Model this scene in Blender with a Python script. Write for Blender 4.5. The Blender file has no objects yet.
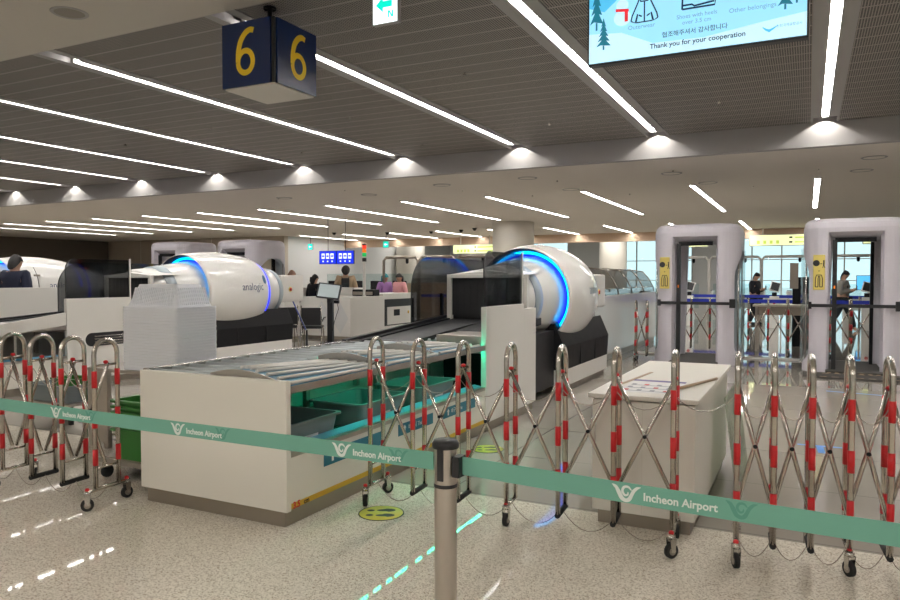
import bpy, bmesh, math, random
from mathutils import Vector, Matrix
random.seed(7)
S = bpy.context.scene
C = S.collection
PI = math.pi

# ------------------------------------------------------------------ materials
def mat(name, col, rough=.5, metal=0., emit=None, es=0., alpha=1., trans=0., spec=.5, coat=0.):
    m = bpy.data.materials.new(name); m.use_nodes = True
    b = m.node_tree.nodes['Principled BSDF']
    b.inputs['Base Color'].default_value = (*col, 1)
    b.inputs['Roughness'].default_value = rough
    b.inputs['Metallic'].default_value = metal
    b.inputs['Specular IOR Level'].default_value = spec
    b.inputs['Coat Weight'].default_value = coat
    b.inputs['Alpha'].default_value = alpha
    b.inputs['Transmission Weight'].default_value = trans
    if emit:
        b.inputs['Emission Color'].default_value = (*emit, 1)
        b.inputs['Emission Strength'].default_value = es
    # a little procedural unevenness in the finish
    if alpha == 1. and not emit:
        nt = m.node_tree
        tc = nt.nodes.new('ShaderNodeTexCoord'); n = nt.nodes.new('ShaderNodeTexNoise')
        n.inputs['Scale'].default_value = 9.; n.inputs['Detail'].default_value = 3.
        nt.links.new(tc.outputs['Object'], n.inputs['Vector'])
        mr = nt.nodes.new('ShaderNodeMapRange')
        mr.inputs['To Min'].default_value = max(.02, rough-.04); mr.inputs['To Max'].default_value = min(1., rough+.04)
        nt.links.new(n.outputs['Fac'], mr.inputs['Value']); nt.links.new(mr.outputs['Result'], b.inputs['Roughness'])
    return m

def nodes(m): return m.node_tree, m.node_tree.nodes, m.node_tree.links, m.node_tree.nodes['Principled BSDF']

M = {}
def D(k, *a, **kw): M[k] = mat(k, *a, **kw)
D('white', (.74,.72,.68), .32)
D('white_gloss', (.80,.79,.76), .16, coat=.3)
D('cream', (.66,.62,.55), .45)
D('podium', (.74,.71,.64), .4)
D('lavender', (.60,.57,.62), .42)
D('drywall', (.54,.51,.46), .8)
D('bulkhead', (.36,.35,.345), .7)
D('low_ceiling', (.76,.71,.64), .8)
D('tan', (.60,.44,.31), .7)
D('dark_wall', (.13,.11,.09), .8)
D('beige_wall', (.52,.45,.37), .7)
D('pale_wall', (.66,.66,.65), .6)
D('steel', (.60,.58,.55), .24, metal=1.)
D('brushed', (.50,.46,.42), .34, metal=1.)
D('kick', (.36,.32,.27), .38, metal=.85)
D('chrome', (.56,.52,.47), .17, metal=1.)
D('black', (.012,.012,.014), .42)
D('black_soft', (.02,.02,.022), .7)
D('charcoal', (.007,.007,.009), .45, spec=.22)
D('rubber', (.015,.015,.015), .8)
D('belt_black', (.018,.018,.02), .55)
D('grey_plastic', (.16,.19,.20), .42)
D('band_grey', (.36,.42,.46), .35)
D('red', (.62,.015,.02), .4)
D('green_basket', (.04,.20,.035), .4)
D('green_belt', (.15,.37,.285), .75)
D('belt_print', (.68,.74,.70), .7)
D('belt_ghost', (.09,.29,.22), .75)
D('navy', (.006,.022,.10), .25)
D('sign_yellow', (.95,.66,.02), .4)
D('teal_sign', (.012,.16,.24), .4)
D('ochre', (.62,.38,.03), .45)
D('sticker', (.72,.68,.12), .45)
D('sticker_dark', (.03,.05,.04), .5)
D('gate_label', (.74,.60,.16), .45)
D('orange', (.85,.40,.03), .4)
D('logo_blue', (.03,.12,.24), .4)
D('logo_text', (.06,.09,.16), .4)
D('blue_paint', (.01,.03,.42), .5)
D('tape_blue', (.08,.25,.62), .5)
D('paper', (.78,.77,.76), .6)
D('paper_purple', (.12,.09,.28), .5)
D('wood', (.42,.30,.19), .5)
D('tray', (.90,.92,.98), .3)
D('speaker_grille', (.24,.22,.19), .6)
D('lit_white', (.9,.9,.9), .5, emit=(1,.96,.91), es=26.)
D('lit_hall', (.9,.9,.9), .5, emit=(1,.97,.92), es=5.)
D('lit_far', (.9,.9,.9), .5, emit=(1,.97,.93), es=16.)
D('roller', (.50,.55,.57), .32, metal=.45)
D('ring_cyan', (.0,.2,.5), .4, emit=(.0,.42,1.), es=1.9)
D('ring_blue', (.0,.0,.3), .4, emit=(.003,.02,1.), es=1.1)
D('led_green', (.0,.3,.2), .4, emit=(.02,1.,.50), es=10.)
D('exit_green', (.0,.4,.3), .4, emit=(.0,.60,.45), es=.7)
D('exit_white', (.9,.9,.9), .4, emit=(.80,.95,1.), es=.75)
D('lamp_red', (.6,.02,.0), .3, emit=(1.,.05,.02), es=.35)
D('lamp_orange', (.6,.2,.0), .3, emit=(1.,.18,.02), es=.3)
D('lamp_green', (.0,.4,.1), .3, emit=(.05,.9,.2), es=.2)
D('screen_blue', (.0,.02,.4), .3, emit=(.004,.02,.60), es=.6)
D('screen_white', (.9,.9,.9), .3, emit=(.75,.85,1.), es=.45)
D('scr_bg', (.3,.7,.9), .2, emit=(.34,.76,.95), es=.37)
D('scr_sky', (.1,.5,.8), .2, emit=(.08,.52,.86), es=.37)
D('scr_snow', (.6,.85,.95), .2, emit=(.56,.86,.97), es=.37)
D('scr_tree', (.02,.2,.3), .2, emit=(.015,.16,.24), es=.37)
D('scr_ink', (.01,.04,.1), .2, emit=(.01,.035,.09), es=.37)
D('scr_grey', (.2,.4,.5), .2, emit=(.12,.28,.36), es=.37)
D('scr_red', (.6,.03,.05), .2, emit=(.75,.04,.05), es=.37)
D('monitor_glow', (.3,.34,.34), .2, emit=(.36,.42,.42), es=.22)
D('lit_sign', (.8,.85,.4), .4, emit=(.78,.84,.46), es=.45)
D('lit_sign_text', (.5,.6,.1), .4, emit=(.32,.42,.06), es=.45)
D('lit_monitor_blue', (.1,.4,.7), .3, emit=(.08,.42,.85), es=.6)
D('mat_floor', (.05,.045,.04), .8)
D('skin', (.55,.33,.23), .55)
D('hair', (.012,.010,.010), .6)
D('cloth_black', (.012,.013,.018), .85)
D('cloth_navy', (.012,.016,.04), .85)
D('cloth_beige', (.42,.31,.20), .85)
D('cloth_brown', (.36,.22,.16), .85)
D('cloth_grey', (.25,.24,.22), .85)
D('cloth_purple', (.34,.17,.42), .85)
D('cloth_pink', (.75,.36,.38), .85)
D('cloth_teal', (.03,.22,.25), .85)
D('cloth_dark', (.02,.03,.035), .85)
D('shoe', (.5,.48,.45), .6)

# smoked and clear glass
def glassmat(name, tint, fac, rough=.03):
    m = bpy.data.materials.new(name); m.use_nodes = True
    nt = m.node_tree; nt.nodes.clear()
    o = nt.nodes.new('ShaderNodeOutputMaterial'); mx = nt.nodes.new('ShaderNodeMixShader')
    t = nt.nodes.new('ShaderNodeBsdfTransparent'); t.inputs[0].default_value = (*tint, 1)
    g = nt.nodes.new('ShaderNodeBsdfGlossy'); g.inputs['Roughness'].default_value = rough
    fr = nt.nodes.new('ShaderNodeFresnel'); fr.inputs[0].default_value = 1.45
    ad = nt.nodes.new('ShaderNodeMath'); ad.operation = 'MULTIPLY_ADD'
    ad.inputs[1].default_value = .35; ad.inputs[2].default_value = fac
    nt.links.new(fr.outputs[0], ad.inputs[0]); nt.links.new(ad.outputs[0], mx.inputs[0])
    nt.links.new(t.outputs[0], mx.inputs[1]); nt.links.new(g.outputs[0], mx.inputs[2]); nt.links.new(mx.outputs[0], o.inputs[0])
    M[name] = m
glassmat('smoked', (.46,.47,.48), .015)
glassmat('clear_glass', (.86,.92,.92), .01)
glassmat('window_glass', (.90,.97,.98), .02)
glassmat('acrylic', (.86,.88,.84), .03, .08)

glassmat('acrylic_green',(.70,.76,.66),.10,.2)
D('scr_grey_print',(.35,.36,.40),.6)
# granite: fine speckle
def granite():
    m = mat('granite', (.5,.46,.4), .045); nt, N, L, b = nodes(m); b.inputs['Specular IOR Level'].default_value = .26
    tc = N.new('ShaderNodeTexCoord')
    v = N.new('ShaderNodeTexVoronoi'); v.inputs['Scale'].default_value = 150.
    n2 = N.new('ShaderNodeTexNoise'); n2.inputs['Scale'].default_value = 85.; n2.inputs['Detail'].default_value = 4.
    n3 = N.new('ShaderNodeTexNoise'); n3.inputs['Scale'].default_value = .7; n3.inputs['Detail'].default_value = 2.
    for x in (v, n2, n3): L.new(tc.outputs['Object'], x.inputs['Vector'])
    cr = N.new('ShaderNodeValToRGB'); e = cr.color_ramp.elements
    e[0].position = .30; e[0].color = (.42,.36,.28,1); e[1].position = .62; e[1].color = (.80,.745,.645,1)
    k = cr.color_ramp.elements.new(.45); k.color = (.70,.645,.55,1)
    mix = N.new('ShaderNodeMix'); mix.data_type = 'FLOAT'; mix.inputs[0].default_value = .55
    sp = N.new('ShaderNodeSeparateColor'); L.new(v.outputs['Color'], sp.inputs[0])
    L.new(sp.outputs[0], mix.inputs[2]); L.new(n2.outputs['Fac'], mix.inputs[3])
    L.new(mix.outputs[0], cr.inputs['Fac']); L.new(cr.outputs['Color'], b.inputs['Base Color'])
    for l in list(L):
        if l.to_socket == b.inputs['Roughness']: L.remove(l)
    b.inputs['Roughness'].default_value = .03
    return m
M['granite'] = granite()
def polished():
    m = mat('polished_stone', (.34,.31,.27), .06); nt, N, L, b = nodes(m)
    tc = N.new('ShaderNodeTexCoord'); br = N.new('ShaderNodeTexBrick'); br.offset = 0.
    br.inputs['Scale'].default_value = 1.; br.inputs['Brick Width'].default_value = 1.2; br.inputs['Row Height'].default_value = 1.2
    br.inputs['Mortar Size'].default_value = .004
    br.inputs['Color1'].default_value = (.36,.33,.285,1); br.inputs['Color2'].default_value = (.345,.315,.275,1); br.inputs['Mortar'].default_value = (.16,.14,.12,1)
    L.new(tc.outputs['Object'], br.inputs['Vector']); L.new(br.outputs['Color'], b.inputs['Base Color'])
    for l in list(L):
        if l.to_socket == b.inputs['Roughness']: L.remove(l)
    b.inputs['Roughness'].default_value = .035
    b.inputs['Specular IOR Level'].default_value = .75
    return m
M['polished'] = polished()
def grille():
    # open metal grating: fine blades along Y, cross rails along X, dark void between
    m = mat('grating', (.2,.18,.16), .6); nt, N, L, b = nodes(m)
    tc = N.new('ShaderNodeTexCoord'); sx = N.new('ShaderNodeSeparateXYZ'); L.new(tc.outputs['Object'], sx.inputs[0])
    def band(sock, period, width):
        d = N.new('ShaderNodeMath'); d.operation = 'DIVIDE'; d.inputs[1].default_value = period; L.new(sock, d.inputs[0])
        f = N.new('ShaderNodeMath'); f.operation = 'FRACT'; L.new(d.outputs[0], f.inputs[0])
        c = N.new('ShaderNodeMath'); c.operation = 'LESS_THAN'; c.inputs[1].default_value = width/period; L.new(f.outputs[0], c.inputs[0]); return c
    a = band(sx.outputs[0], .026, .010); c = band(sx.outputs[1], .034, .007); e = band(sx.outputs[1], .33, .030); g = band(sx.outputs[0], .66, .012)
    def mx(p, q):
        k = N.new('ShaderNodeMath'); k.operation = 'MAXIMUM'; L.new(p.outputs[0], k.inputs[0]); L.new(q.outputs[0], k.inputs[1]); return k
    s = mx(mx(a, c), e)
    mix = N.new('ShaderNodeMix'); mix.data_type = 'RGBA'
    mix.inputs[6].default_value = (.022,.020,.018,1); mix.inputs[7].default_value = (.33,.30,.27,1)
    L.new(s.outputs[0], mix.inputs[0]); L.new(mix.outputs[2], b.inputs['Base Color'])
    return m
M['grating'] = grille()
def dashed():
    m = mat('ramp_mat', (.05,.045,.04), .8)
    return m

# ------------------------------------------------------------------ mesh builder
class MB:
    def __init__(s): s.v = []; s.f = []; s.m = []; s.mi = 0; s.sm = []
    def add(s, vs, fs, smooth=False):
        o = len(s.v); s.v += [tuple(v) for v in vs]
        for f in fs: s.f.append([i+o for i in f]); s.m.append(s.mi); s.sm.append(smooth)
        return s
    def box(s, x0, x1, y0, y1, z0, z1):
        return s.add([(x0,y0,z0),(x1,y0,z0),(x1,y1,z0),(x0,y1,z0),(x0,y0,z1),(x1,y0,z1),(x1,y1,z1),(x0,y1,z1)],
            [(0,3,2,1),(4,5,6,7),(0,1,5,4),(1,2,6,5),(2,3,7,6),(3,0,4,7)])
    def hexa(s, p): # 8 points bottom 4 ccw, top 4 ccw
        return s.add(p, [(0,3,2,1),(4,5,6,7),(0,1,5,4),(1,2,6,5),(2,3,7,6),(3,0,4,7)])
    def prism(s, poly, axis, a, b): # poly of 2d points; axis of extrusion
        def P(u, v, w): return {'x': (w,u,v), 'y': (u,w,v), 'z': (u,v,w)}[axis]
        n = len(poly); vs = [P(u,v,a) for u,v in poly]+[P(u,v,b) for u,v in poly]
        return s.add(vs, [tuple(range(n))[::-1], tuple(range(n,2*n))]+[(i,(i+1)%n,n+(i+1)%n,n+i) for i in range(n)])
    def tube(s, pts, r, n=10, closed=False, cap=True):
        P = [Vector(p) for p in pts]; N = len(P); rr = r if isinstance(r, (list, tuple)) else [r]*N
        vs = []; ref = None
        for i in range(N):
            if closed: t = P[(i+1)%N]-P[i-1]
            else: t = P[min(i+1,N-1)]-P[max(i-1,0)]
            t.normalize()
            if ref is None:
                ref = Vector((0,0,1)) if abs(t.z) < .9 else Vector((1,0,0))
            u = ref-t*ref.dot(t)
            if u.length < 1e-5: u = t.orthogonal()
            u.normalize(); w = t.cross(u); ref = u
            for k in range(n):
                a = 2*PI*k/n; vs.append(P[i]+(u*math.cos(a)+w*math.sin(a))*rr[i])
        fs = []
        for i in range(N if closed else N-1):
            j = (i+1) % N
            for k in range(n): fs.append((i*n+k, i*n+(k+1)%n, j*n+(k+1)%n, j*n+k))
        s.add(vs, fs, True)
        if cap and not closed:
            o = len(s.v)-len(vs); s.f.append([o+k for k in range(n)][::-1]); s.f.append([o+(N-1)*n+k for k in range(n)]); s.m += [s.mi]*2; s.sm += [False]*2
        return s
    def cyl(s, p0, p1, r, n=16): return s.tube([p0,p1], r, n)
    def lathe(s, prof, axis='z', c=(0,0,0), n=32, a0=0., a1=2*PI, smooth=True): # prof (r, h)
        full = abs(a1-a0-2*PI) < 1e-6; K = n if full else n+1; vs = []
        for r, h in prof:
            for k in range(K):
                a = a0+(a1-a0)*k/n; u, v = r*math.cos(a), r*math.sin(a)
                p = {'z': (u,v,h), 'y': (u,h,v), 'x': (h,u,v)}[axis]
                vs.append((p[0]+c[0], p[1]+c[1], p[2]+c[2]))
        fs = []
        for i in range(len(prof)-1):
            for k in range(n):
                k2 = (k+1) % K; f = (i*K+k, i*K+k2, (i+1)*K+k2, (i+1)*K+k); fs.append(f if axis != 'y' else f[::-1])
        return s.add(vs, fs, smooth)
    def ball(s, c, rx, ry=None, rz=None, n=14):
        ry = ry or rx; rz = rz or rx; vs = []; m = n//2
        for i in range(m+1):
            t = PI*i/m
            for k in range(n):
                a = 2*PI*k/n; vs.append((c[0]+rx*math.sin(t)*math.cos(a), c[1]+ry*math.sin(t)*math.sin(a), c[2]-rz*math.cos(t)))
        return s.add(vs, [(i*n+k, i*n+(k+1)%n, (i+1)*n+(k+1)%n, (i+1)*n+k) for i in range(m) for k in range(n)], True)
    def ribbon(s, pts, w, plane='xz', off=0., th=.0): # flat stroke in a plane
        n = len(pts); ww = w if isinstance(w, (list, tuple)) else [w]*n; vs = []
        for i in range(n):
            a = pts[max(i-1,0)]; b = pts[min(i+1,n-1)]; dx, dy = b[0]-a[0], b[1]-a[1]; l = math.hypot(dx,dy) or 1
            nx, ny = -dy/l*ww[i]/2, dx/l*ww[i]/2
            for q in ((pts[i][0]+nx, pts[i][1]+ny), (pts[i][0]-nx, pts[i][1]-ny)):
                vs.append((q[0], off, q[1]) if plane == 'xz' else (q[0], q[1], off))
        return s.add(vs, [(2*i, 2*i+1, 2*i+3, 2*i+2) for i in range(n-1)])
    def poly(s, pts, off=0., plane='xz'):
        vs = [(p[0], off, p[1]) if plane == 'xz' else (p[0], p[1], off) for p in pts]
        return s.add(vs, [tuple(range(len(vs)))])
    def build(s, name, mats, parent=None, bevel=0., loc=None, rot=None, fix=True):
        me = bpy.data.meshes.new(name); me.from_pydata(s.v, [], s.f)
        ml = mats if isinstance(mats, (list, tuple)) else [mats]
        for k in ml: me.materials.append(M[k] if isinstance(k, str) else k)
        me.polygons.foreach_set('material_index', s.m); me.polygons.foreach_set('use_smooth', s.sm)
        me.update()
        bm = bmesh.new(); bm.from_mesh(me)
        if fix: bmesh.ops.recalc_face_normals(bm, faces=bm.faces)
        if bevel:
            ed = [e for e in bm.edges if len(e.link_faces) == 2 and e.calc_face_angle(0) > .6]
            bmesh.ops.bevel(bm, geom=ed, offset=bevel, segments=2, affect='EDGES', profile=.6, clamp_overlap=True)
        bm.to_mesh(me); bm.free()
        o = bpy.data.objects.new(name, me); C.objects.link(o)
        if parent: o.parent = parent
        if loc: o.location = loc
        if rot: o.rotation_euler = rot
        return o

def box(name, m, parent, x0, x1, y0, y1, z0, z1, bevel=.004):
    return MB().box(x0,x1,y0,y1,z0,z1).build(name, m, parent, bevel)

def thing(name, label, cat, loc=(0,0,0), rotz=0., group=None):
    o = bpy.data.objects.new(name, None); C.objects.link(o); o.empty_display_size = .1
    o.location = loc; o.rotation_euler = (0,0,rotz); return tag(o, label, cat, group)
def tag(o, label, cat, group=None):
    o['label'] = label; o['category'] = cat
    if group: o['group'] = group
    return o
def struct(o, label=None):
    o['kind'] = 'structure'
    if label: o['label'] = label
    return o
def lab(o, label): o['label'] = label; return o
def kids(o): return [c for c in C.objects if c.parent == o]
def dup(root, loc=None, rotz=None, label=None, group=None):
    r = root.copy(); C.objects.link(r)
    if loc is not None: r.location = loc
    if rotz is not None: r.rotation_euler = (0,0,rotz)
    if label: r['label'] = label
    if group: r['group'] = group
    for ch in kids(root):
        c = ch.copy(); C.objects.link(c); c.parent = r
        for g in kids(ch):
            d = g.copy(); C.objects.link(d); d.parent = c
    return r
def evaluated_mesh(o, name):
    dg = bpy.context.evaluated_depsgraph_get(); dg.update()
    me = bpy.data.meshes.new_from_object(o.evaluated_get(dg)); me.name = name; return me
def text(body, size, loc, rot, m, parent=None, name='lettering', align='CENTER', ext=.0012, sx=1., bold=0.):
    cu = bpy.data.curves.new(name, 'FONT'); cu.body = body; cu.size = size; cu.align_x = align; cu.align_y = 'CENTER'
    cu.extrude = ext; cu.offset = bold; cu.resolution_u = 3
    t = bpy.data.objects.new('tmp', cu); C.objects.link(t)
    me = evaluated_mesh(t, name); bpy.data.objects.remove(t); bpy.data.curves.remove(cu)
    me.materials.clear(); me.materials.append(M[m])
    o = bpy.data.objects.new(name, me); C.objects.link(o)
    o.location = loc; o.rotation_euler = rot; o.scale = (sx,1,1)
    if parent: o.parent = parent
    return o
FRONT = (PI/2,0,0); RIGHTSIDE = (PI/2,0,PI/2)

def skin(name, V, E, R, m, parent=None, sub=2):
    me = bpy.data.meshes.new(name); me.from_pydata(V, E, [])
    t = bpy.data.objects.new('tmp_skin', me); C.objects.link(t)
    md = t.modifiers.new('s', 'SKIN'); md.use_smooth_shade = True
    sv = me.skin_vertices[0].data if me.skin_vertices else None
    if sv is None:
        bm = bmesh.new(); bm.from_mesh(me); bm.verts.layers.skin.verify(); bm.to_mesh(me); bm.free(); sv = me.skin_vertices[0].data
    for i, r in enumerate(R):
        sv[i].radius = (r, r) if not isinstance(r, tuple) else r
        sv[i].use_root = (i == 0)
    if sub:
        ss = t.modifiers.new('u', 'SUBSURF'); ss.levels = sub; ss.render_levels = sub
    out = evaluated_mesh(t, name); bpy.data.objects.remove(t)
    out.materials.clear(); out.materials.append(M[m])
    for p in out.polygons: p.use_smooth = True
    o = bpy.data.objects.new(name, out); C.objects.link(o)
    if parent: o.parent = parent
    return o
def boolean_cut(o, cutters):
    for c in cutters:
        md = o.modifiers.new('b', 'BOOLEAN'); md.object = c; md.operation = 'DIFFERENCE'; md.solver = 'EXACT'
    me = evaluated_mesh(o, o.name); o.modifiers.clear(); o.data = me
    for c in cutters: bpy.data.objects.remove(c)
    return o

# ------------------------------------------------------------------ camera, world
cam = bpy.data.cameras.new('camera'); cam.sensor_width = 36.; cam.lens = 715/900*36; cam.clip_end = 300
co = bpy.data.objects.new('camera', cam); C.objects.link(co); co.location = (0,0,1.6)
PIT = math.atan(22/715.); YAW = math.atan(358/math.hypot(715,22))
co.rotation_euler = (PI/2-PIT, 0, YAW); S.camera = co
w = bpy.data.worlds.new('daylight'); S.world = w; w.use_nodes = True
wb = w.node_tree.nodes['Background']; wb.inputs[0].default_value = (.72,.90,.93,1); wb.inputs[1].default_value = .62
S.view_settings.view_transform = 'Standard'; S.view_settings.look = 'None'; S.view_settings.gamma = 1.; S.view_settings.exposure = 1.12
S.cycles.caustics_reflective = False; S.cycles.caustics_refractive = False
S.cycles.max_bounces = 8; S.cycles.transparent_max_bounces = 24; S.cycles.sample_clamp_indirect = 4.

# ------------------------------------------------------------------ shell
XL, XR, YN, YF = -38., 13., -6., 54.
YB = 4.77       # granite ends, polished stone begins
Z1, Z2, Z0 = 4.18, 3.80, 4.12
struct(MB().box(XL,XR,YN,YB,-.2,0).build('floor', 'granite'), 'speckled beige granite floor')
struct(MB().box(XL,XR,YB,YF,-.2,0).build('floor_polished', 'polished'), 'polished brown stone floor with tile joints')
struct(MB().box(XL-.3,XL,YN,YF,0,4.7).build('wall_left', 'dark_wall'))
struct(MB().box(XR,XR+.3,YN,YF,0,4.7).build('wall_right', 'pale_wall'))
struct(MB().box(XL,XR,YN-.3,YN,0,4.7).build('wall_back', 'pale_wall'))
struct(MB().box(XL,XR,YN,5.17,Z0,Z0+.3).build('ceiling', 'drywall'), 'plain plaster ceiling nearest the viewer')
struct(MB().box(XL,XR,5.0,13.38,Z1+.16,Z1+.4).build('ceiling_void', 'black_soft'))
struct(MB().box(XL,XR,13.4,13.55,Z2-.02,Z1+.4).build('trim_bulkhead', 'bulkhead'), 'pale vertical bulkhead where the grating ceiling ends')
struct(MB().box(XL,XR,13.5,35.,Z2,Z2+.2).build('ceiling_low', 'low_ceiling'), 'flat beige ceiling beyond the bulkhead')
struct(MB().box(XL,XR,35.,35.3,3.38,Z2+.2).build('trim_fascia', 'tan'), 'tan fascia beam far beyond the scanners')
struct(MB().box(XL,XR,35.3,YF,4.4,4.6).build('ceiling_far', 'pale_wall'))

# grating between the light troughs
LX = [.21-2.68*k for k in range(14)]+[2.89,5.57,8.25]
edges = sorted(LX)
xs = [XL]+[e for x in edges for e in (x-.2, x+.2)]+[XR]
for i in range(0, len(xs), 2):
    if xs[i+1]-xs[i] < .05: continue
    struct(MB().box(xs[i], xs[i+1], 5.17, 13.4, Z1, Z1+.02).build('ceiling_grating', 'grating'), 'brown metal grating ceiling')
# recessed strip lights
def strip_light(label):
    t = thing('ceiling_light', label, 'ceiling light', (0,0,0), 0, 'strip lights set in the grating ceiling')
    m = MB()
    for a, b in ((-.2,-.10),(.10,.2)): m.box(a, b, 5.17, 12.97, Z1-.012, Z1+.05)
    for a, b in ((-.2,-.175),(.175,.2)): m.box(a, b, 12.97, 13.4, Z1-.012, Z1+.05)
    m.box(-.2,-.19,5.17,13.4,Z1,Z1+.16).box(.19,.2,5.17,13.4,Z1,Z1+.16)
    m.box(-.105,-.05,5.70,12.97,Z1-.010,Z1+.12).box(.05,.105,5.70,12.97,Z1-.010,Z1+.12).box(-.05,.05,12.955,12.97,Z1-.010,Z1+.1)
    m.box(-.19,.19,5.17,13.4,Z1+.125,Z1+.14)
    m.build('trough', 'bulkhead', t)
    MB().box(-.045,.045,5.72,12.95,Z1+.02,Z1+.045).build('diffuser', 'lit_white', t)
    return t
p = strip_light('x')
OR = ['first','second','third','fourth','fifth','sixth','seventh','eighth','ninth','tenth','eleventh','twelfth','thirteenth','fourteenth']
vis = {0:'long white strip light in the grating ceiling right of the winter notice screen',1:'long white strip light in the grating running behind the left edge of the screen',
 2:'long white strip light in the grating just right of the blue 6 sign',3:'long white strip light passing left of and below the blue 6 sign'}
for i, x in enumerate(LX):
    if i < 14: l = vis.get(i, 'white strip light in the grating ceiling, %s left of the blue 6 sign' % OR[i-2])
    else: l = 'white strip light in the grating right of the notice screen, %s one over' % OR[i-14]
    t = p if i == 0 else dup(p)
    t.location = (x,0,0); t['label'] = l
# wall-washing spot at the end of each trough
for i, x in enumerate(LX):
    li = bpy.data.lights.new('trough_spot', 'SPOT'); li.energy = 11; li.spot_size = math.radians(116); li.spot_blend = .08; li.shadow_soft_size = .01; li.color = (1,.94,.86)
    lo = bpy.data.objects.new('trough_spot', li); C.objects.link(lo); lo.location = (x, 13.25, Z1+.10); lo.rotation_euler = (0,0,0)

# surface strips on the low ceiling
def low_strip(y0, y1):
    t = thing('ceiling_light', 'x', 'ceiling light', (0,0,0), 0, 'strip lights on the flat ceiling')
    MB().box(-.075,-.055,y0,y1,Z2-.022,Z2).box(.055,.075,y0,y1,Z2-.022,Z2).box(-.075,.075,y0-.02,y0,Z2-.022,Z2).box(-.075,.075,y1,y1+.02,Z2-.022,Z2).build('frame', 'bulkhead', t)
    MB().box(-.055,.055,y0,y1,Z2-.016,Z2).build('diffuser', 'lit_far', t)
    return t
a = low_strip(17.7, 25.0); b = low_strip(29.6, 34.9)
lows = [.16-2.64*k for k in range(13)]
for i, x in enumerate(lows):
    w_ = 'over the right body scanner' if i == 0 else '%s left of the right body scanner' % OR[i-1]
    t = a if i == 0 else dup(a); t.location = (x,0,0); t['label'] = 'nearer white strip on the flat ceiling, '+w_
    t = b if i == 0 else dup(b); t.location = (x+.12,0,0); t['label'] = 'farther white strip on the flat ceiling, '+w_
# lights of the far hall
for i, x in enumerate((-30.,-23.,-16.,-9.5,-3.,3.5)):
    t = thing('ceiling_light', 'wide white light panel on the far hall ceiling, %s from the left' % OR[i], 'ceiling light', (x,0,0), 0, 'light panels of the far hall')
    MB().box(-2.1,2.1,40.,41.4,4.36,4.4).build('frame', 'white', t); MB().box(-2.,2.,40.1,41.3,4.35,4.362).build('diffuser', 'lit_hall', t)

# unseen strips added on the plaster ceiling behind the viewer to light the scene
for i, x in enumerate((-9.,-4.5,0.,4.5,9.)):
    t = thing('ceiling_light', 'added white strip light on the plaster ceiling behind the viewer, %s of its row' % OR[i], 'ceiling light', (x,0,0), 0, 'added strip lights over the viewer')
    MB().box(-.08,.08,-4.5,.5,Z0-.02,Z0).build('frame', 'bulkhead', t); MB().box(-.06,.06,-4.4,.4,Z0-.026,Z0-.019).build('diffuser', 'lit_white', t)

# far left walls
struct(MB().box(XL,-24.5,29.6,29.9,0,Z2).build('wall_partition', 'beige_wall'), 'beige panelled partition in the far left')
m = MB()
for x in (-35.2,-32.4,-29.6,-26.8): m.box(x-.015,x+.015,29.585,29.6,0,Z2)
struct(m.build('trim_1', 'cream'))
struct(MB().box(-24.8,-24.5,29.9,YF,0,4.4).build('wall_far_left', 'pale_wall'))
# window wall at the far end: piers, transoms, panes
piers = [(-24.5,-19.6),(-15.2,-12.2),(-6.8,-4.9),(12.2,13.)]
for i, (x0, x1) in enumerate(piers):
    struct(MB().box(x0,x1,49.,49.3,0,4.4).build('wall_far' if i == 0 else 'wall_far_pier', 'pale_wall'))
spans = [(-19.6,-15.2),(-12.2,-6.8),(-4.9,12.2)]
for i, (x0, x1) in enumerate(spans):
    fr = MB(); fr.box(x0,x1,49.,49.15,0,.35).box(x0,x1,49.,49.15,4.1,4.4)
    n = max(2, round((x1-x0)/1.8))
    for k in range(n+1):
        x = x0+(x1-x0)*k/n; fr.box(x-.04,x+.04,49.,49.12,.35,4.1)
    for z in (1.45, 2.75): fr.box(x0,x1,49.01,49.1,z-.025,z+.025)
    f = struct(fr.build('window_%d' % (i+1), 'white'))
    MB().box(x0,x1,49.04,49.06,.35,4.1).build('pane', 'window_glass', f)
# ground outside the far windows
struct(MB().box(-60,60,54.2,140,-.4,-.2).build('ground_outside', 'pale_wall'))

# columns
def column(x, y, r, h, label, n='column'):
    t = MB().lathe([(r,0),(r,h)], c=(x,y,0), n=40).build(n, 'cream'); struct(t, label); return t
column(-10.5, 26.6, .82, Z2, 'large round cream column rising behind the right scanner')
column(-10.4, 42.5, .80, 4.4, 'round cream column in the far hall behind the black belt hoods')
column(-23.6, 41.3, .95, 4.4, 'round cream column in the far hall behind the pink coat')

# round ceiling fittings
def round_fit(x, y, z, r, label, m='speaker_grille', name='ceiling_speaker', cat='speaker', group='round ceiling speakers'):
    t = thing(name, label, cat, (x,y,z), 0, group)
    MB().lathe([(r*.86,-.004),(r,-.012),(r*1.08,-.004),(r*1.08,0)], n=28).build('rim', 'bulkhead', t)
    MB().lathe([(0,-.006),(r*.86,-.006)], n=28).build('grille', m, t); return t
round_fit(-6.31,4.53,Z0,.155,'round dark speaker grille in the plaster ceiling at top left')
for i, (x, y, d) in enumerate([(-7.77,15.1,'left of the third bulkhead light cone'),(-5.55,14.9,'above the right scanner, close to the bulkhead'),(-5.3,17.3,'above the right scanner, farther from the bulkhead'),
  (-2.6,15.6,'over the left body scanner'),(-2.1,17.5,'beyond the left body scanner'),(1.05,15.2,'over the right body scanner'),(.95,16.9,'behind the right body scanner'),(-10.4,16.,'above the counters, left of the big column'),(-12.9,15.6,'over the middle scanner')]):
    round_fit(x,y,Z2,.20,'round flush speaker in the flat ceiling '+d,'low_ceiling')
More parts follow.
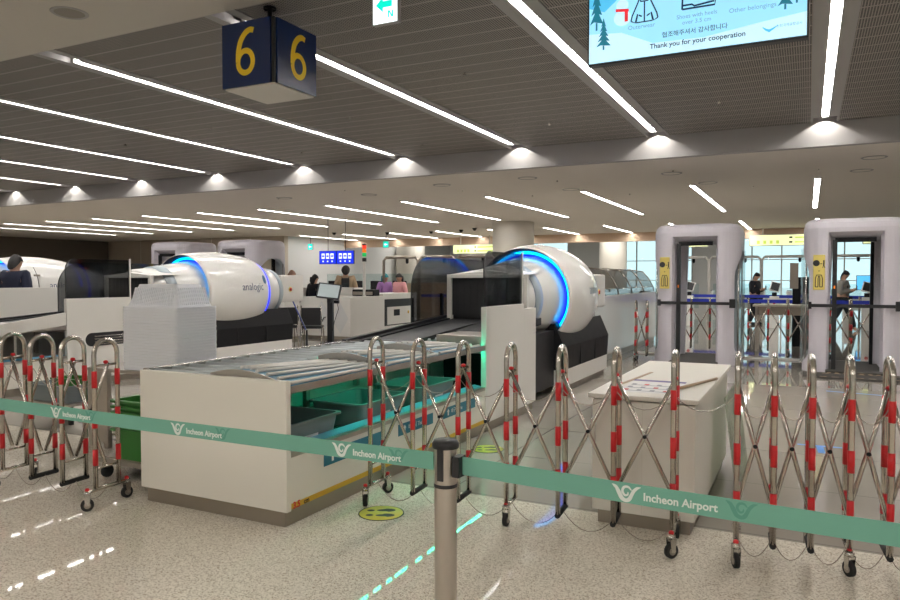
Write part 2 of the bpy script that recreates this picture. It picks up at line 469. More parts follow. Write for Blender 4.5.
def dome(x, y, z, label):
    t = thing('ceiling_camera', label, 'camera', (x,y,z), 0, 'dome cameras on the flat ceiling')
    MB().lathe([(0,0),(.10,0),(.10,-.05),(.085,-.055)], n=20).build('housing', 'charcoal', t)
    MB().ball((0,0,-.055),.08,.08,.075,16).build('dome', 'black', t)
for x, y, d in ((-20.6,28.6,'over the far left gates'),(-18.2,29.6,'left of the blue hanging screens'),(-15.9,29.8,'above the blue hanging screens'),(-14.2,29.5,'above the signal tower'),(-13.2,28.8,'left of the big column')):
    dome(x,y,Z2+.01,'small black dome camera on the flat ceiling '+d)
def sprinkler(x, y, z, label, g):
    t = thing('ceiling_sprinkler', label, 'sprinkler', (x,y,z), 0, g)
    MB().lathe([(.035,0),(.035,-.008),(.012,-.012),(.012,-.035)], n=12).build('body', 'chrome', t)
    MB().lathe([(0,-.038),(.025,-.038),(.025,-.034),(0,-.034)], n=12).build('deflector', 'chrome', t)
for k, (x, y) in enumerate(((-3.9,8.2),(-1.2,11.2),(-6.6,9.6),(-6.7,12.2),(-9.2,9.2),(-9.3,11.8),(-11.8,9.6),(-1.2,8.9),(-3.9,11.5))):
    sprinkler(x,y,Z1+.015,'tiny chrome sprinkler head in the grating between two strip lights','grating sprinklers')
for k, (x, y) in enumerate(((.16,16.3),(-2.5,15.2),(-5.1,15.6),(-7.8,16.3),(-10.4,14.9),(-13.1,15.6),(-1.2,18.6),(-4.2,18.9),(-6.6,18.1))):
    sprinkler(x,y,Z2+.015,'tiny chrome sprinkler head on the flat beige ceiling','flat ceiling sprinklers')
class Smooth:
    def __init__(s, m): s.m = m
    def ribbon(s, p, w, plane, off):
        q, ww = [], []; n = len(p)
        for i in range(n-1):
            a, b, c, d = p[max(i-1,0)], p[i], p[i+1], p[min(i+2,n-1)]
            for k in range(5):
                t = k/5; f = lambda j: .5*(2*b[j]+(c[j]-a[j])*t+(2*a[j]-5*b[j]+4*c[j]-d[j])*t*t+(3*b[j]-a[j]-3*c[j]+d[j])*t**3)
                q.append((f(0),f(1))); ww.append(w[i]+(w[i+1]-w[i])*t)
        q.append(p[-1]); ww.append(w[-1]); s.m.ribbon(q, ww, plane, off)

# ------------------------------------------------------------------ hanging signs
t = thing('gate_number_sign', 'dark blue hanging cube sign with yellow 6 on each face', 'sign', (-4.322,5.1,3.37))
Wd = .62; Hh = .59
MB().box(-Wd+.02,-.02,.02,Wd-.02,-.012,.012).build('underside', 'cream', t)
MB().box(-Wd+.03,-.03,.03,Wd-.03,.012,Hh-.01).build('core', 'black', t)
box('face_panel','navy',t,-Wd,-.045,0,.02,0,Hh,.002); box('face_panel','navy',t,-.02,0,.045,Wd,0,Hh,.002)
box('face_panel','navy',t,-Wd,-.045,Wd-.02,Wd,0,Hh,.002); box('face_panel','navy',t,-Wd,-Wd+.02,.045,Wd-.045,0,Hh,.002)
box('corner_post','black',t,-.04,-.012,.012,.04,0,Hh,.003)
fp = [c for c in kids(t) if c.name.startswith('face_panel')]
def six(parent, loc, rz):
    m = MB(); sm = Smooth(m)
    sm.ribbon([(.098,.193),(.055,.203),(.0,.18),(-.055,.115),(-.083,.02),(-.088,-.075)],[.050,.054,.056,.058,.058,.056],'xz',0.)
    sm.ribbon([(.088*math.cos(q),-.080+.100*math.sin(q)) for q in [PI+2*PI*k/24 for k in range(25)]],[.052]*25,'xz',-.0004)
    m.build('numeral','sign_yellow',parent,fix=False,loc=loc,rot=(0,0,rz))
six(fp[0],(-.335,-.0015,.30),0.); six(fp[1],(.0015,.345,.30),PI/2)
MB().cyl((-.31,.31,Hh-.02),(-.31,.31,.81),.022,14).build('pole', 'charcoal', t)
MB().lathe([(.06,.79),(.06,.81)],c=(-.31,.31,0),n=18).build('ceiling_plate', 'charcoal', t)

t = thing('exit_sign', 'lit white exit sign with green left arrow at top centre', 'exit sign', (-3.462,5.6,3.913))
box('housing','bulkhead',t,-.135,.135,.004,.06,-.005,.262,.004)
box('lit_face','exit_white',t,-.127,.127,0,.006,0,.255,.001)
MB().poly([(-.095,.165),(-.02,.235),(-.02,.195),(.075,.195),(.075,.138),(-.02,.138),(-.02,.095)],-.002).build('arrow','exit_green',t,fix=False)
MB().poly([(.03,.045),(.045,.045),(.045,.09),(.07,.045),(.088,.045),(.088,.105),(.073,.105),(.073,.065),(.05,.105),(.03,.105)],-.002).build('running_mark','exit_green',t,fix=False)
MB().cyl((0,.03,.26),(0,.03,.267),.02).build('hanger','charcoal',t)

# notice screen
X0, X1, ZB = -1.416, -.016, 3.094
t = thing('notice_screen', 'large hanging display with pale blue winter notice, lower edge in view', 'screen', (X0,5.,ZB))
WS = X1-X0; HS = .80
box('casing','black',t,0,WS,.004,.07,0,HS,.004)
MB().box(.012,WS-.012,0,.006,.014,HS-.014).build('display','scr_bg',t)
ds = [c for c in kids(t) if c.name.startswith('display')][0]
MB().poly([(.012,.40),(.012,.786),(.36,.786),(.30,.60),(.22,.44),(.12,.36)],-.0012).build('sky_shape','scr_sky',ds,fix=False)
MB().poly([(WS-.012,.30),(WS-.012,.786),(WS-.36,.786),(WS-.30,.55),(WS-.15,.36)],-.0012).build('sky_shape','scr_sky',ds,fix=False)
MB().poly([(.012,.014),(WS-.012,.014),(WS-.012,.16),(WS-.30,.13),(WS-.62,.09),(.45,.10),(.24,.20),(.012,.22)],-.0016).build('snow_drift','scr_snow',ds,fix=False)
def tree(x, z, h, wd=.30):
    m = MB()
    for k in range(5):
        zz = z+h*(.12+.17*k); ww = h*wd*(1-k*.17)
        m.poly([(x-ww,zz),(x-ww*.4,zz+h*.05),(x+ww,zz),(x,zz+h*.30)],-.0022-.0002*k)
    m.poly([(x-.006,z),(x+.006,z),(x+.006,z+h*.15),(x-.006,z+h*.15)],-.0022); m.build('pine_tree','scr_tree',ds,fix=False)
for a in ((.065,.24,.36,.13),(.115,.10,.20,.26),(WS-.135,.19,.22,.20),(WS-.07,.22,.34,.19)): tree(*a)
m = MB(); m.ball((.245,-.004,.30),.06,.002,.055,16); m.ball((.245,-.004,.385),.042,.002,.042,16); m.build('snowman','scr_snow',ds)
MB().poly([(.20,.345),(.29,.335),(.29,.355),(.20,.365)],-.008).poly([(.262,.27),(.285,.27),(.285,.345),(.262,.345)],-.008).build('scarf','scr_red',ds,fix=False)
# icons
def ink(name, strokes, w_=.010, at=(.395,.26)):
    m = MB()
    for s in strokes: m.ribbon([(at[0]+.82*q[0],at[1]+.82*(q[1]-.31)) for q in s],w_*.9,'xz',-.003)
    m.build(name,'scr_ink',ds,fix=False)
cx = .0
ink('coat_icon',[[(cx-.11,.318),(cx-.10,.36),(cx-.055,.46),(cx-.04,.50)],[(cx+.11,.318),(cx+.10,.36),(cx+.055,.46),(cx+.04,.50)],[(cx-.11,.318),(cx-.075,.30),(cx-.055,.37)],[(cx+.11,.318),(cx+.075,.30),(cx+.055,.37)],
 [(cx-.055,.37),(cx-.065,.30),(cx+.065,.30),(cx+.055,.37)],[(cx,.30),(cx,.47)],[(cx-.04,.50),(cx-.03,.47),(cx+.03,.47),(cx+.04,.50)],[(cx-.045,.50),(cx-.05,.56),(cx,.60),(cx+.05,.56),(cx+.045,.50)],[(cx-.045,.36),(cx-.02,.345)],[(cx+.045,.36),(cx+.02,.345)]])
cx = .0
ink('shoe_icon',[[(cx-.125,.33),(cx+.125,.33),(cx+.13,.375),(cx+.07,.41),(cx-.01,.44),(cx-.04,.50),(cx-.12,.50),(cx-.125,.33)],[(cx-.125,.36),(cx-.05,.36),(cx-.03,.345),(cx+.12,.36)],[(cx-.01,.44),(cx+.02,.40)]],.013,(.745,.275))
cx = .0
m = MB()
for s in ([(cx-.03,.34),(cx+.03,.34),(cx+.03,.44),(cx-.03,.44),(cx-.03,.34)],[(cx-.045,.36),(cx-.045,.47),(cx+.01,.47)]): m.ribbon([(1.06+q[0],q[1]-.045) for q in s],.007,'xz',-.003)
m.build('phone_icon','scr_grey',ds,fix=False)
text('Outerwear',.040,(.375,-.003,.222),FRONT,'scr_grey',ds,ext=.0005)
text('Shoes with heels',.038,(.735,-.003,.243),FRONT,'scr_grey',ds,ext=.0005)
text('over 3.5 cm',.038,(.735,-.003,.203),FRONT,'scr_grey',ds,ext=.0005)
text('Other belongings',.040,(1.075,-.003,.232),FRONT,'scr_grey',ds,ext=.0005)
text('협조해주셔서 감사합니다',.040,(.72,-.003,.140),FRONT,'scr_ink',ds,ext=.0005)
text('Thank you for your cooperation',.046,(.735,-.003,.075),FRONT,'scr_ink',ds,ext=.0005,bold=.0006)
m = MB(); m.ribbon([(1.135,.098),(1.155,.080),(1.175,.070),(1.195,.080),(1.225,.098)],[.004,.012,.018,.012,.003],'xz',-.003); m.build('airport_mark','scr_sky',ds,fix=False)
text('인천국제공항공사',.020,(1.29,-.003,.092),FRONT,'scr_grey',ds,ext=.0005)
for x in (.35,1.05): MB().cyl((x,.05,HS-.02),(x,.05,Z0-ZB),.02).build('hanger','charcoal',t)

# ------------------------------------------------------------------ belt stanchion and its two belts
PXY = (-1.235,2.43)
def stanchion(label, x, y):
    t = thing('belt_stanchion', label, 'stanchion', (x,y,0))
    MB().lathe([(0,.0),(.17,.0),(.17,.012),(.12,.022),(.05,.03)],n=36).build('base','brushed',t)
    MB().lathe([(.043,.02),(.043,.955)],n=36).build('post','brushed',t)
    MB().lathe([(.0445,.80),(.0455,.802),(.0455,.812),(.0445,.814)],n=36).build('collar','black',t)
    MB().lathe([(.050,.950),(.052,.956),(.052,.968),(.044,.980),(0,.982)],n=36).build('cap','black',t)
    MB().box(-.012,.012,-.048,-.040,.83,.95).build('belt_slot','black',t)
    m = MB()
    m.box(.040,.072,-.030,.030,.845,.925); m.build('belt_clip','black',t,.004)
    return t
stanchion('brushed steel belt post with black cap, front centre',*PXY)
stanchion('brushed steel belt post holding the far left end of the green belt',-5.6,2.578)
stanchion('brushed steel belt post holding the far right end of the green belt',1.36,2.335)
def wing_logo(m, cx, cz, s, off):
    m = Smooth(m)
    m.ribbon([(cx-s,cz+.52*s),(cx-.72*s,cz+.38*s),(cx-.50*s,cz+.02*s),(cx-.28*s,cz-.38*s),(cx,cz-.52*s),(cx+.24*s,cz-.42*s),(cx+.40*s,cz-.12*s),(cx+.55*s,cz+.18*s),(cx+.78*s,cz+.42*s),(cx+1.05*s,cz+.52*s)],
      [.02*s,.22*s,.30*s,.30*s,.26*s,.28*s,.24*s,.24*s,.2*s,.03*s],'xz',off)
    m.ribbon([(cx+.40*s,cz+.22*s),(cx+.18*s,cz+.44*s),(cx-.12*s,cz+.40*s),(cx-.24*s,cz+.10*s),(cx-.06*s,cz-.16*s),(cx+.14*s,cz-.10*s),(cx+.16*s,cz+.08*s)],[.06*s,.16*s,.18*s,.18*s,.16*s,.12*s,.06*s],'xz',off-.0003)
    m.ribbon([(cx-.9*s,cz+.42*s),(cx-.62*s,cz+.16*s),(cx-.46*s,cz-.18*s)],[.03*s,.10*s,.04*s],'xz',off-.0006)
def belt(label, a, b, marks, ghosts):
    A, B = Vector(a), Vector(b); L = (B-A).length; ang = math.atan2(B.y-A.y, B.x-A.x); hw = .0345
    t = thing('barrier_belt', label, 'belt', a, ang); tilt = (B.z-A.z)/L; sh = math.sqrt(max(0,1-tilt*tilt))
    n = 24; vs = []
    for i in range(n+1):
        u = i/n; x = L*sh*u; z = (B.z-A.z)*u-.012*math.sin(PI*u)
        vs += [(x,-.001,z-hw),(x,-.001,z+hw),(x,.001,z+hw),(x,.001,z-hw)]
    fs = []
    for i in range(n):
        for k in range(4): fs.append((i*4+k, i*4+(k+1)%4, i*4+4+(k+1)%4, i*4+4+k))
    fs += [(0,1,2,3),(n*4,n*4+3,n*4+2,n*4+1)]
    MB().add(vs,fs).build('webbing','green_belt',t)
    sl = math.atan2(B.z-A.z, L*sh)
    for u in ghosts:
        z = (B.z-A.z)*u-.012*math.sin(PI*u); g = MB(); wing_logo(g,0,0,.046,0.); g.build('ghost_mark','belt_ghost',t,fix=False,loc=(L*sh*u,-.0018,z+.004),rot=(0,-sl,0))
    for u in marks:
        z = (B.z-A.z)*u-.012*math.sin(PI*u); x = L*sh*u
        g = MB(); wing_logo(g,0,0,.048,0.); g.build('wing_mark','belt_print',t,fix=False,loc=(x,-.0022,z),rot=(0,-sl,0))
        uu = u+.185/L; z2 = (B.z-A.z)*uu-.012*math.sin(PI*uu)
        text('Incheon Airport',.037,(x+.058,-.002,z-.006+math.tan(sl)*.055),(PI/2,-sl,0),'belt_print',t,align='LEFT',ext=.0004,bold=.0009,sx=.97)
    return t

belt('green retractable belt from the centre post to the left, printed three times in view', (-5.53,2.578,.870), (-1.288,2.43,.892), (.21,.44,.665,.896), (.28,.51,.735,.962))
belt('green retractable belt from the centre post to the right, printed once in view', (-1.163,2.43,.888), (1.30,2.335,.872), (.253,.645), (.40,.79))

# ------------------------------------------------------------------ tray table (local origin: lane centre line, y = 0 at its near face)
def arrow_sign(parent, y0, y1, z0, z1, txt, x):
    f = MB().box(x, x+.003, y0, y1, z0, z1).build('direction_label','teal_sign',parent)
    h = z1-z0; yc = y0+.10
    MB().add([(x+.004,yc-.012,z0+.2*h),(x+.004,yc+.012,z0+.2*h),(x+.004,yc+.012,z0+.55*h),(x+.004,yc+.026,z0+.55*h),(x+.004,yc,z0+.85*h),(x+.004,yc-.026,z0+.55*h),(x+.004,yc-.012,z0+.55*h)],[tuple(range(7))]).build('arrow','paper',f,fix=False)
    text(txt,h*.55,(x+.004,yc+.06,(z0+z1)/2),RIGHTSIDE,'paper',f,align='LEFT',ext=.0005)
def tray_table(label, detailed=True):
    t = thing('tray_return_table', label, 'tray table', (0,0,0), 0, 'tray return tables')
    a, b, L = -.65, .65, 3.2     # half widths, length
    box('end_panel','podium',t,a+.0,b+.02,0,.045,.105,.945,.004)
    m = MB().box(a+.03,b-.02,.03,L,0,.105); m.build('kick_plate','kick',t)
    box('side_panel','podium',t,b-.035,b-.005,.045,L,.105,.44,.003)
    box('side_panel','podium',t,a,a+.03,.045,L,.105,.88,.003)
    MB().box(b-.003,b+.0005,.05,L,.106,.142).build('height_stripe','ochre',t)
    st = kids(t)[-1]
    text('3.5',.060,(b+.001,.085,.124),RIGHTSIDE,'red',st,align='LEFT',ext=.0005,bold=.002); text('cm',.048,(b+.001,.195,.123),RIGHTSIDE,'black',st,align='LEFT',ext=.0005,bold=.001)
    box('lower_ledge','brushed',t,b-.05,b-.002,.045,L,.44,.475,.003)
    MB().add([(b-.05,.045,.475),(b-.05,L,.475),(b-.14,L,.49),(b-.14,.045,.49)],[(0,1,2,3)]).build('tray_guide','blue_guide',t,fix=False)
    MB().box(a+.05,b-.14,.045,L,.385,.40).build('tray_bed','charcoal',t)
    for i in range(24):
        y = .14+i*.128
        if y < L-.05: MB().cyl((a+.1,y,.408),(b-.15,y,.408),.02,8).build('bed_roller','steel',t)
    # upper frame
    box('upper_ledge','brushed',t,b-.03,b,.045,L,.855,.905,.003)
    box('back_rail','steel',t,a-.02,a+.03,.045,L+.6,.885,.952,.006)
    box('middle_rail','brushed',t,-.05,-.02,.045,L,.86,.925,.003)
    for y in (.35,1.05,2.1,3.12): box('support_post','brushed',t,-.03,.01,y,y+.05,.485,.865,.003)
    for y in (.12,1.5,2.6): box('support_post','brushed',t,a+.05,a+.1,y,y+.05,.485,.885,.003)
    for i in range(21):
        y = .12+i*.165
        m = MB().cyl((a+.03,y,.918),(-.04,y,.918),.027,12); m.build('roller','roller',t)
    MB().box(b-.075,b-.045,.75,L,.862,.874).build('led_strip','led_green',t); MB().box(a+.05,-.06,.06,L,.80,.81).build('roller_pan','charcoal',t)
    # three sloped slatted shelves, each with an arched near side
    for k, (y0, y1) in enumerate(((.06,1.24),(1.26,2.14),(2.16,3.05))):
        prof = lambda f, q: .905+ (.075*(1-f)+.012)*math.sin(PI*min(1.,.18+.82*q)) *(1-q*.15)  # q 0..1 from roller edge to outer ledge
        vs = []; n = 10; K = 6
        for j in range(K+1):
            f = j/K; y = y0+(y1-y0)*f
            for i in range(n+1):
                q = i/n; x = -.02+(b-.0+.02)*q; vs.append((x,y,prof(f,q)))
        fs = [(j*(n+1)+i,j*(n+1)+i+1,(j+1)*(n+1)+i+1,(j+1)*(n+1)+i) for j in range(K) for i in range(n)]
        sh = MB().add(vs,fs,True).build('sloped_shelf','shelf_blue',t,fix=False)
        m = MB()   # arched end plate
        vs = [(-.02+(b+.02)*i/n,y0,prof(0,i/n)+.004) for i in range(n+1)]+[(-.02+(b+.02)*i/n,y0,.87) for i in range(n+1)]
        vs2 = [(x,y-.012,z) for x,y,z in vs]; N = n+1
        fs = []
        for i in range(n): fs += [(i,i+1,N+i+1,N+i),(2*N+i,3*N+i,3*N+i+1,2*N+i+1),(i,2*N+i,2*N+i+1,i+1)]
        m.add(vs+vs2,fs).build('arched_plate','brushed',sh)
        for i in range(7):
            q = .16+i*.135
            if q > .985: q = .975
            ya = y0+.02+.05*max(0,3-i)
            pts = [(-.02+(b+.02)*q, ya+(y1-ya)*s, prof((ya-y0+(y1-ya)*s)/(y1-y0),q)+.010) for s in (0,.25,.5,.75,1)]
            MB().tube(pts,.0125,8).build('slat','slat_white',sh)
    if detailed:
        arrow_sign(t,.42,1.22,.30,.405,'바구니 The',b-.004)
        arrow_sign(t,1.42,2.02,.31,.405,'바구니 The',b-.004)
        arrow_sign(t,2.22,2.92,.31,.405,'바구니 The',b-.004)
        box('step_cover','brushed',t,.0,.60,3.32,4.4,.80,.985,.006)
    return t
D('blue_guide',(.10,.36,.55),.3); D('shelf_blue',(.06,.22,.34),.35); D('slat_white',(.72,.68,.63),.3)
tray_table_1 = tray_table('white roller table with grey trays beneath, standing behind the green belt')
tray_table_1.location = (-3.61,3.56,0)
t2 = dup(tray_table_1, (-10.2,3.56,0), label='steel roller table at the far left edge behind the folding barrier')
for c in [c for c in kids(t2) if c.name.startswith(('led_strip','direction_label','height_stripe'))]:
    for d in kids(c): bpy.data.objects.remove(d)
    bpy.data.objects.remove(c)

# trays on the lower bed
def tub(name, m, Lx, Ly, h, taper, label, cat, group, rim=.022, lip=.014):
    t = thing(name, label, cat, (0,0,0), 0, group)
    def ring(x, y, z, r=.04, n=5):
        out = []
        for sx, sy, a0 in ((1,1,0),(-1,1,PI/2),(-1,-1,PI),(1,-1,1.5*PI)):
            for k in range(n):
                a = a0+PI/2*k/(n-1); out.append((sx*(x-r)+r*math.cos(a), sy*(y-r)+r*math.sin(a), z))
        return out
    X, Y = Lx/2, Ly/2; tp = taper; th = .005
    rings = [ring(X-tp,Y-tp,0), ring(X-rim,Y-rim,h-lip), ring(X,Y,h-lip), ring(X,Y,h), ring(X-rim-th,Y-rim-th,h), ring(X-tp-th,Y-tp-th,th)]
    n = len(rings[0]); vs = [p for r in rings for p in r]
    fs = [(i*n+k,i*n+(k+1)%n,(i+1)*n+(k+1)%n,(i+1)*n+k) for i in range(5) for k in range(n)]
    fs += [tuple(range(n))[::-1], tuple(range(5*n,6*n))]
    o = MB().add(vs,fs).build('body',m,t); return t
g1 = tub('security_tray','grey_plastic',.54,.72,.19,.05,'dark grey tray beneath the white roller table, nearest its end panel','tray','grey trays under the roller table')
MB().box(.222,.225,-.05,.10,.05,.11).build('paper_label','paper',g1,rot=(0,.14,0))
g1.location = (-3.33,3.99,.428)
dup(g1,(-3.33,4.97,.428),label='grey tray lit green beneath the white roller table, middle one of its row')
dup(g1,(-3.33,5.93,.428),label='grey tray lit green beneath the white roller table, beside the tall white panel')

# ------------------------------------------------------------------ ramp conveyor with tall side panels and smoked guards
def ramp(label):
    t = thing('ramp_conveyor', label, 'conveyor', (0,0,0), 0, 'ramp conveyors into the scanners')
    # local y: 0 = world 3.56 ; panel from 3.2
    box('tall_panel','white',t,.60,.66,3.17,4.27,.10,1.30,.004)
    box('tall_panel','white',t,.58,.655,4.28,4.68,.10,1.24,.004)
    box('kick_plate','kick',t,.56,.635,3.2,4.62,0,.10,.002)
    box('left_panel','white',t,-.70,-.64,3.25,4.9,.10,.86,.004); box('kick_plate','kick',t,-.685,-.65,3.3,4.85,0,.10,.002)
    def slope(x0,x1,zo0,zo1,name,m):
        ya, yb, za, zb = 2.55, 5.15, .93, 1.10
        MB().hexa([(x0,ya,za+zo0),(x1,ya,za+zo0),(x1,yb,zb+zo0),(x0,yb,zb+zo0),(x0,ya,za+zo1),(x1,ya,za+zo1),(x1,yb,zb+zo1),(x0,yb,zb+zo1)]).build(name,m,t)
    slope(-.55,-.06,-.06,-.01,'belt','belt_black')
    ya = 3.45
    MB().hexa([(-.06,3.9,.92),(.56,3.9,.92),(.56,5.15,1.0),(-.06,5.15,1.0),(-.06,3.9,.985),(.56,3.9,.985),(.56,5.15,1.09),(-.06,5.15,1.09)]).build('belt','belt_black',t)
    slope(-.70,-.64,-.10,.035,'side_rail','black'); slope(-.63,-.555,-.03,.005,'roller_edge','charcoal')
    # smoked guards: left arched, right rectangular with rounded near corner
    def guard(x, y0, y1, z0, z1, r, name='smoked_guard'):
        poly = [(y0,z0)]+[(y0+r-r*math.cos(a), z1-r+r*math.sin(a)) for a in [PI/2*k/10 for k in range(11)]]+[(y1,z1),(y1,z0)]
        o = MB().prism(poly,'x',x,x+.012).build(name,'smoked',t)
        e = [(x+.006,)+p for p in poly]
        MB().tube([ (x+.006,p[0],p[1]) for p in poly[:-2]],.007,6).build('guard_edge','black',o); return o
    guard(-.69,3.97,6.15,.98,1.86,.42); guard(.62,3.18,4.27,1.305,1.88,.16)
    box('guard_post','charcoal',t,-.70,-.66,4.75,4.79,1.0,1.40,.002)
    box('guard_edge_strip','white_gloss',t,.618,.64,4.262,4.285,1.25,1.90,.002)
    # white opening frame and black hood in front of the scanner
    box('hood_frame','white',t,-.60,-.54,4.76,4.84,.98,1.62,.006); box('hood_frame','white',t,.46,.51,4.76,4.84,1.02,1.62,.006); box('hood_frame','white',t,-.60,.51,4.76,4.84,1.60,1.645,.006)
    MB().add([(-.60,4.78,1.64),(.51,4.78,1.64),(.40,5.5,1.66),(-.60,5.5,1.70),(-.02,4.78,1.69),(-.02,5.5,1.78)],[(0,1,4),(0,4,5,3),(1,2,5,4),(2,3,5)]).build('hood_roof','white',t)
    box('hood_side','white',t,-.60,-.55,4.90,5.4,.98,1.62,.004)
    m = MB()
    for k in range(11):
        x = -.54+.09*k; m.box(x,x+.084,4.80,4.804,1.12,1.60)
    m.build('lead_curtain','black_soft',t)
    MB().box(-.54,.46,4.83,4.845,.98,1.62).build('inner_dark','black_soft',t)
    lp = box('lower_shroud','black',t,-.63,.50,4.72,5.85,.12,.88,.004)
    return t
rp = ramp('black belt ramp climbing from the roller table to the right scanner'); rp.location = (-3.61,3.56,0)
r2 = dup(rp,(-10.2,3.56,0),label='black belt ramp with white side leading to the middle scanner')
r3 = dup(rp,(-16.3,3.76,0),label='black belt ramp leading to the scanner at the far left')
sl_ = [(3.56+.10*math.cos(a),.68+.10*math.sin(a)) for a in [PI/2+PI*k/10 for k in range(11)]]+[(4.24,.58),(4.24,.78)]
MB().prism(sl_,'x',.658,.664).build('slot_rim','black',r2)
for k in range(4): box('slot_bar','steel',r2,.662,.68,3.6,4.22,.60+.04*k,.615+.04*k,.004)
MB().hexa([(.60,1.9,.80),(.655,1.9,.80),(.655,3.16,.92),(.60,3.16,.92),(.60,1.9,.94),(.655,1.9,.94),(.655,3.16,1.10),(.60,3.16,1.10)]).build('sloped_skirt','white',r2)

# ------------------------------------------------------------------ CT scanner (lane centre x=0; y in world metres minus 0)
ZC = 1.32
def scanner(label):
    t = thing('baggage_scanner', label, 'scanner', (0,0,0), 0, 'white drum shaped scanners')
    c = (0,0,ZC)
    MB().lathe([(.0,8.42),(.40,8.42),(.43,8.44),(.455,8.74)],'y',c,48).build('nose_cone','white_gloss',t)
    MB().lathe([(.458,8.74),(.475,8.745),(.50,8.93),(.49,8.94)],'y',c,48).build('grey_band','band_grey',t)
    MB().lathe([(.495,8.93),(.60,9.62),(.60,9.9)],'y',c,48).build('front_cone','white_gloss',t)
    MB().lathe([(.603,9.63),(.612,9.56),(.622,9.60)],'y',c,64).build('light_ring','ring_blue',t)
    MB().lathe([(.620,9.60),(.655,9.56),(.662,9.62),(.61,9.66)],'y',c,64).build('light_ring','ring_cyan',t)
    MB().lathe([(.700,9.44),(.690,9.43),(.668,9.58),(.60,9.68)],'y',c,64).build('ring_recess','ring_dark',t)
    prof = [(.694,9.43)]+[(.70+.085*math.sin(PI*u)**.8*(1-.0*u)-.03*u, 9.42+1.62*u) for u in [k/18 for k in range(19)]]
    sh = MB().lathe(prof,'y',c,64).build('drum_shell','white_gloss',t)
    MB().lathe([(.670,11.04),(.645,11.06),(.640,11.12),(.60,11.12)],'y',c,64).build('light_ring','ring_blue',t)
    MB().lathe([(.63,11.10),(.605,11.13),(.47,11.62),(.46,11.66)],'y',c,48).build('tail_cone','white_gloss',t)
    MB().lathe([(.475,11.58),(.49,11.59),(.47,11.72),(.44,11.73)],'y',c,48).build('grey_band','band_grey',t)
    MB().lathe([(.44,11.70),(.0,11.72)],'y',c,32).build('tail_plate','white',t)
    box('tail_box','white',t,-.36,.42,11.70,12.45,1.10,1.66,.03)
    b = MB().lathe([(.0,0),(.034,.0),(.034,.02),(0,.025)],'x',(.421,12.0,1.36),16).build('stop_button','red',t)
    MB().lathe([(.034,0),(.055,0),(.055,.006),(.034,.008)],'x',(.421,12.0,1.36),18).build('button_plate','gate_label',b)
    # cradle and plinth
    prof = [(-.62,.33),(.62,.33),(.64,.66),(.50,.98),(.34,.90),(.16,.80),(-.16,.80),(-.34,.90),(-.50,.98),(-.64,.66)]
    MB().prism(prof,'y',9.42,11.82).build('cradle','charcoal',t,.006)
    m = MB()
    for y in (10.2,11.0): m.box(.6255,.6405,y-.004,y+.004,.34,.66)
    m.build('cradle_seam','black',t)
    MB().prism([(-.62,.36),(.62,.36),(.64,.66),(.50,.96),(.30,1.0),(-.30,1.0),(-.50,.96),(-.64,.66)],'y',9.40,9.425).build('cradle_front','black',t)
    box('plinth','white',t,-.62,.62,9.44,11.80,.10,.33,.006); box('kick_plate','kick',t,-.58,.58,9.48,11.76,0,.10,.002)
    box('drum_latch','kick',t,.34,.40,10.35,10.47,.70,.73,.004)
    # lettering on the right flank
    th = math.radians(12)
    return t
D('ring_dark',(.01,.012,.03),.3)
sc = scanner('white drum scanner with glowing blue ring behind the tall white panel, right of centre')
sc.location = (-3.60,0,0)
# lettering wrapped onto the flank of the drum
def wrap_flank(o, y0, zc):
    for v in o.data.vertices:      # text lies in local x (along +y world) and local y (up)
        pass
def flank_text(body, size, ym, zm, m, parent, name):
    cu = bpy.data.curves.new(name,'FONT'); cu.body = body; cu.size = size; cu.align_x = 'CENTER'; cu.align_y = 'CENTER'; cu.resolution_u = 3
    tt = bpy.data.objects.new('tmp',cu); C.objects.link(tt); me = evaluated_mesh(tt,name); bpy.data.objects.remove(tt); bpy.data.curves.remove(cu)
    me.materials.clear(); me.materials.append(M[m]); wrap(me,ym,zm)
    o = bpy.data.objects.new(name,me); C.objects.link(o); o.parent = parent; return o
def drum_r(y):
    u = min(1,max(0,(y-9.42)/1.62)); return .70+.085*math.sin(PI*u)**.8-.03*u
def wrap(me, ym, zm):
    for v in me.vertices:
        y = ym+v.co.x; z = zm+v.co.y; r = drum_r(y)+.004; dz = max(-r,min(r,z-ZC))
        v.co = (math.sqrt(max(0,r*r-dz*dz)),y,z)
shell = [c for c in kids(sc) if c.name.startswith('drum_shell')][0]
flank_text('analogic',.20,10.52,1.43,'logo_text',shell,'maker_lettering')
me = bpy.data.meshes.new('globe_mark'); vs = [(0,0,0)]+[(.055*math.cos(a),.085*math.sin(a),0) for a in [2*PI*k/24 for k in range(24)]]
me.from_pydata(vs,[],[(0,1+k,1+(k+1)%24) for k in range(24)]); me.materials.append(M['logo_blue']); wrap(me,10.92,1.57)
gm = bpy.data.objects.new('globe_mark',me); C.objects.link(gm); gm.parent = shell
sc2 = dup(sc,(-10.2,0,0),label='white drum scanner with glowing blue ring behind the stack of white trays')
sc3 = dup(sc,(-16.15,.25,0),label='white drum scanner with hinged doors at the far left edge')
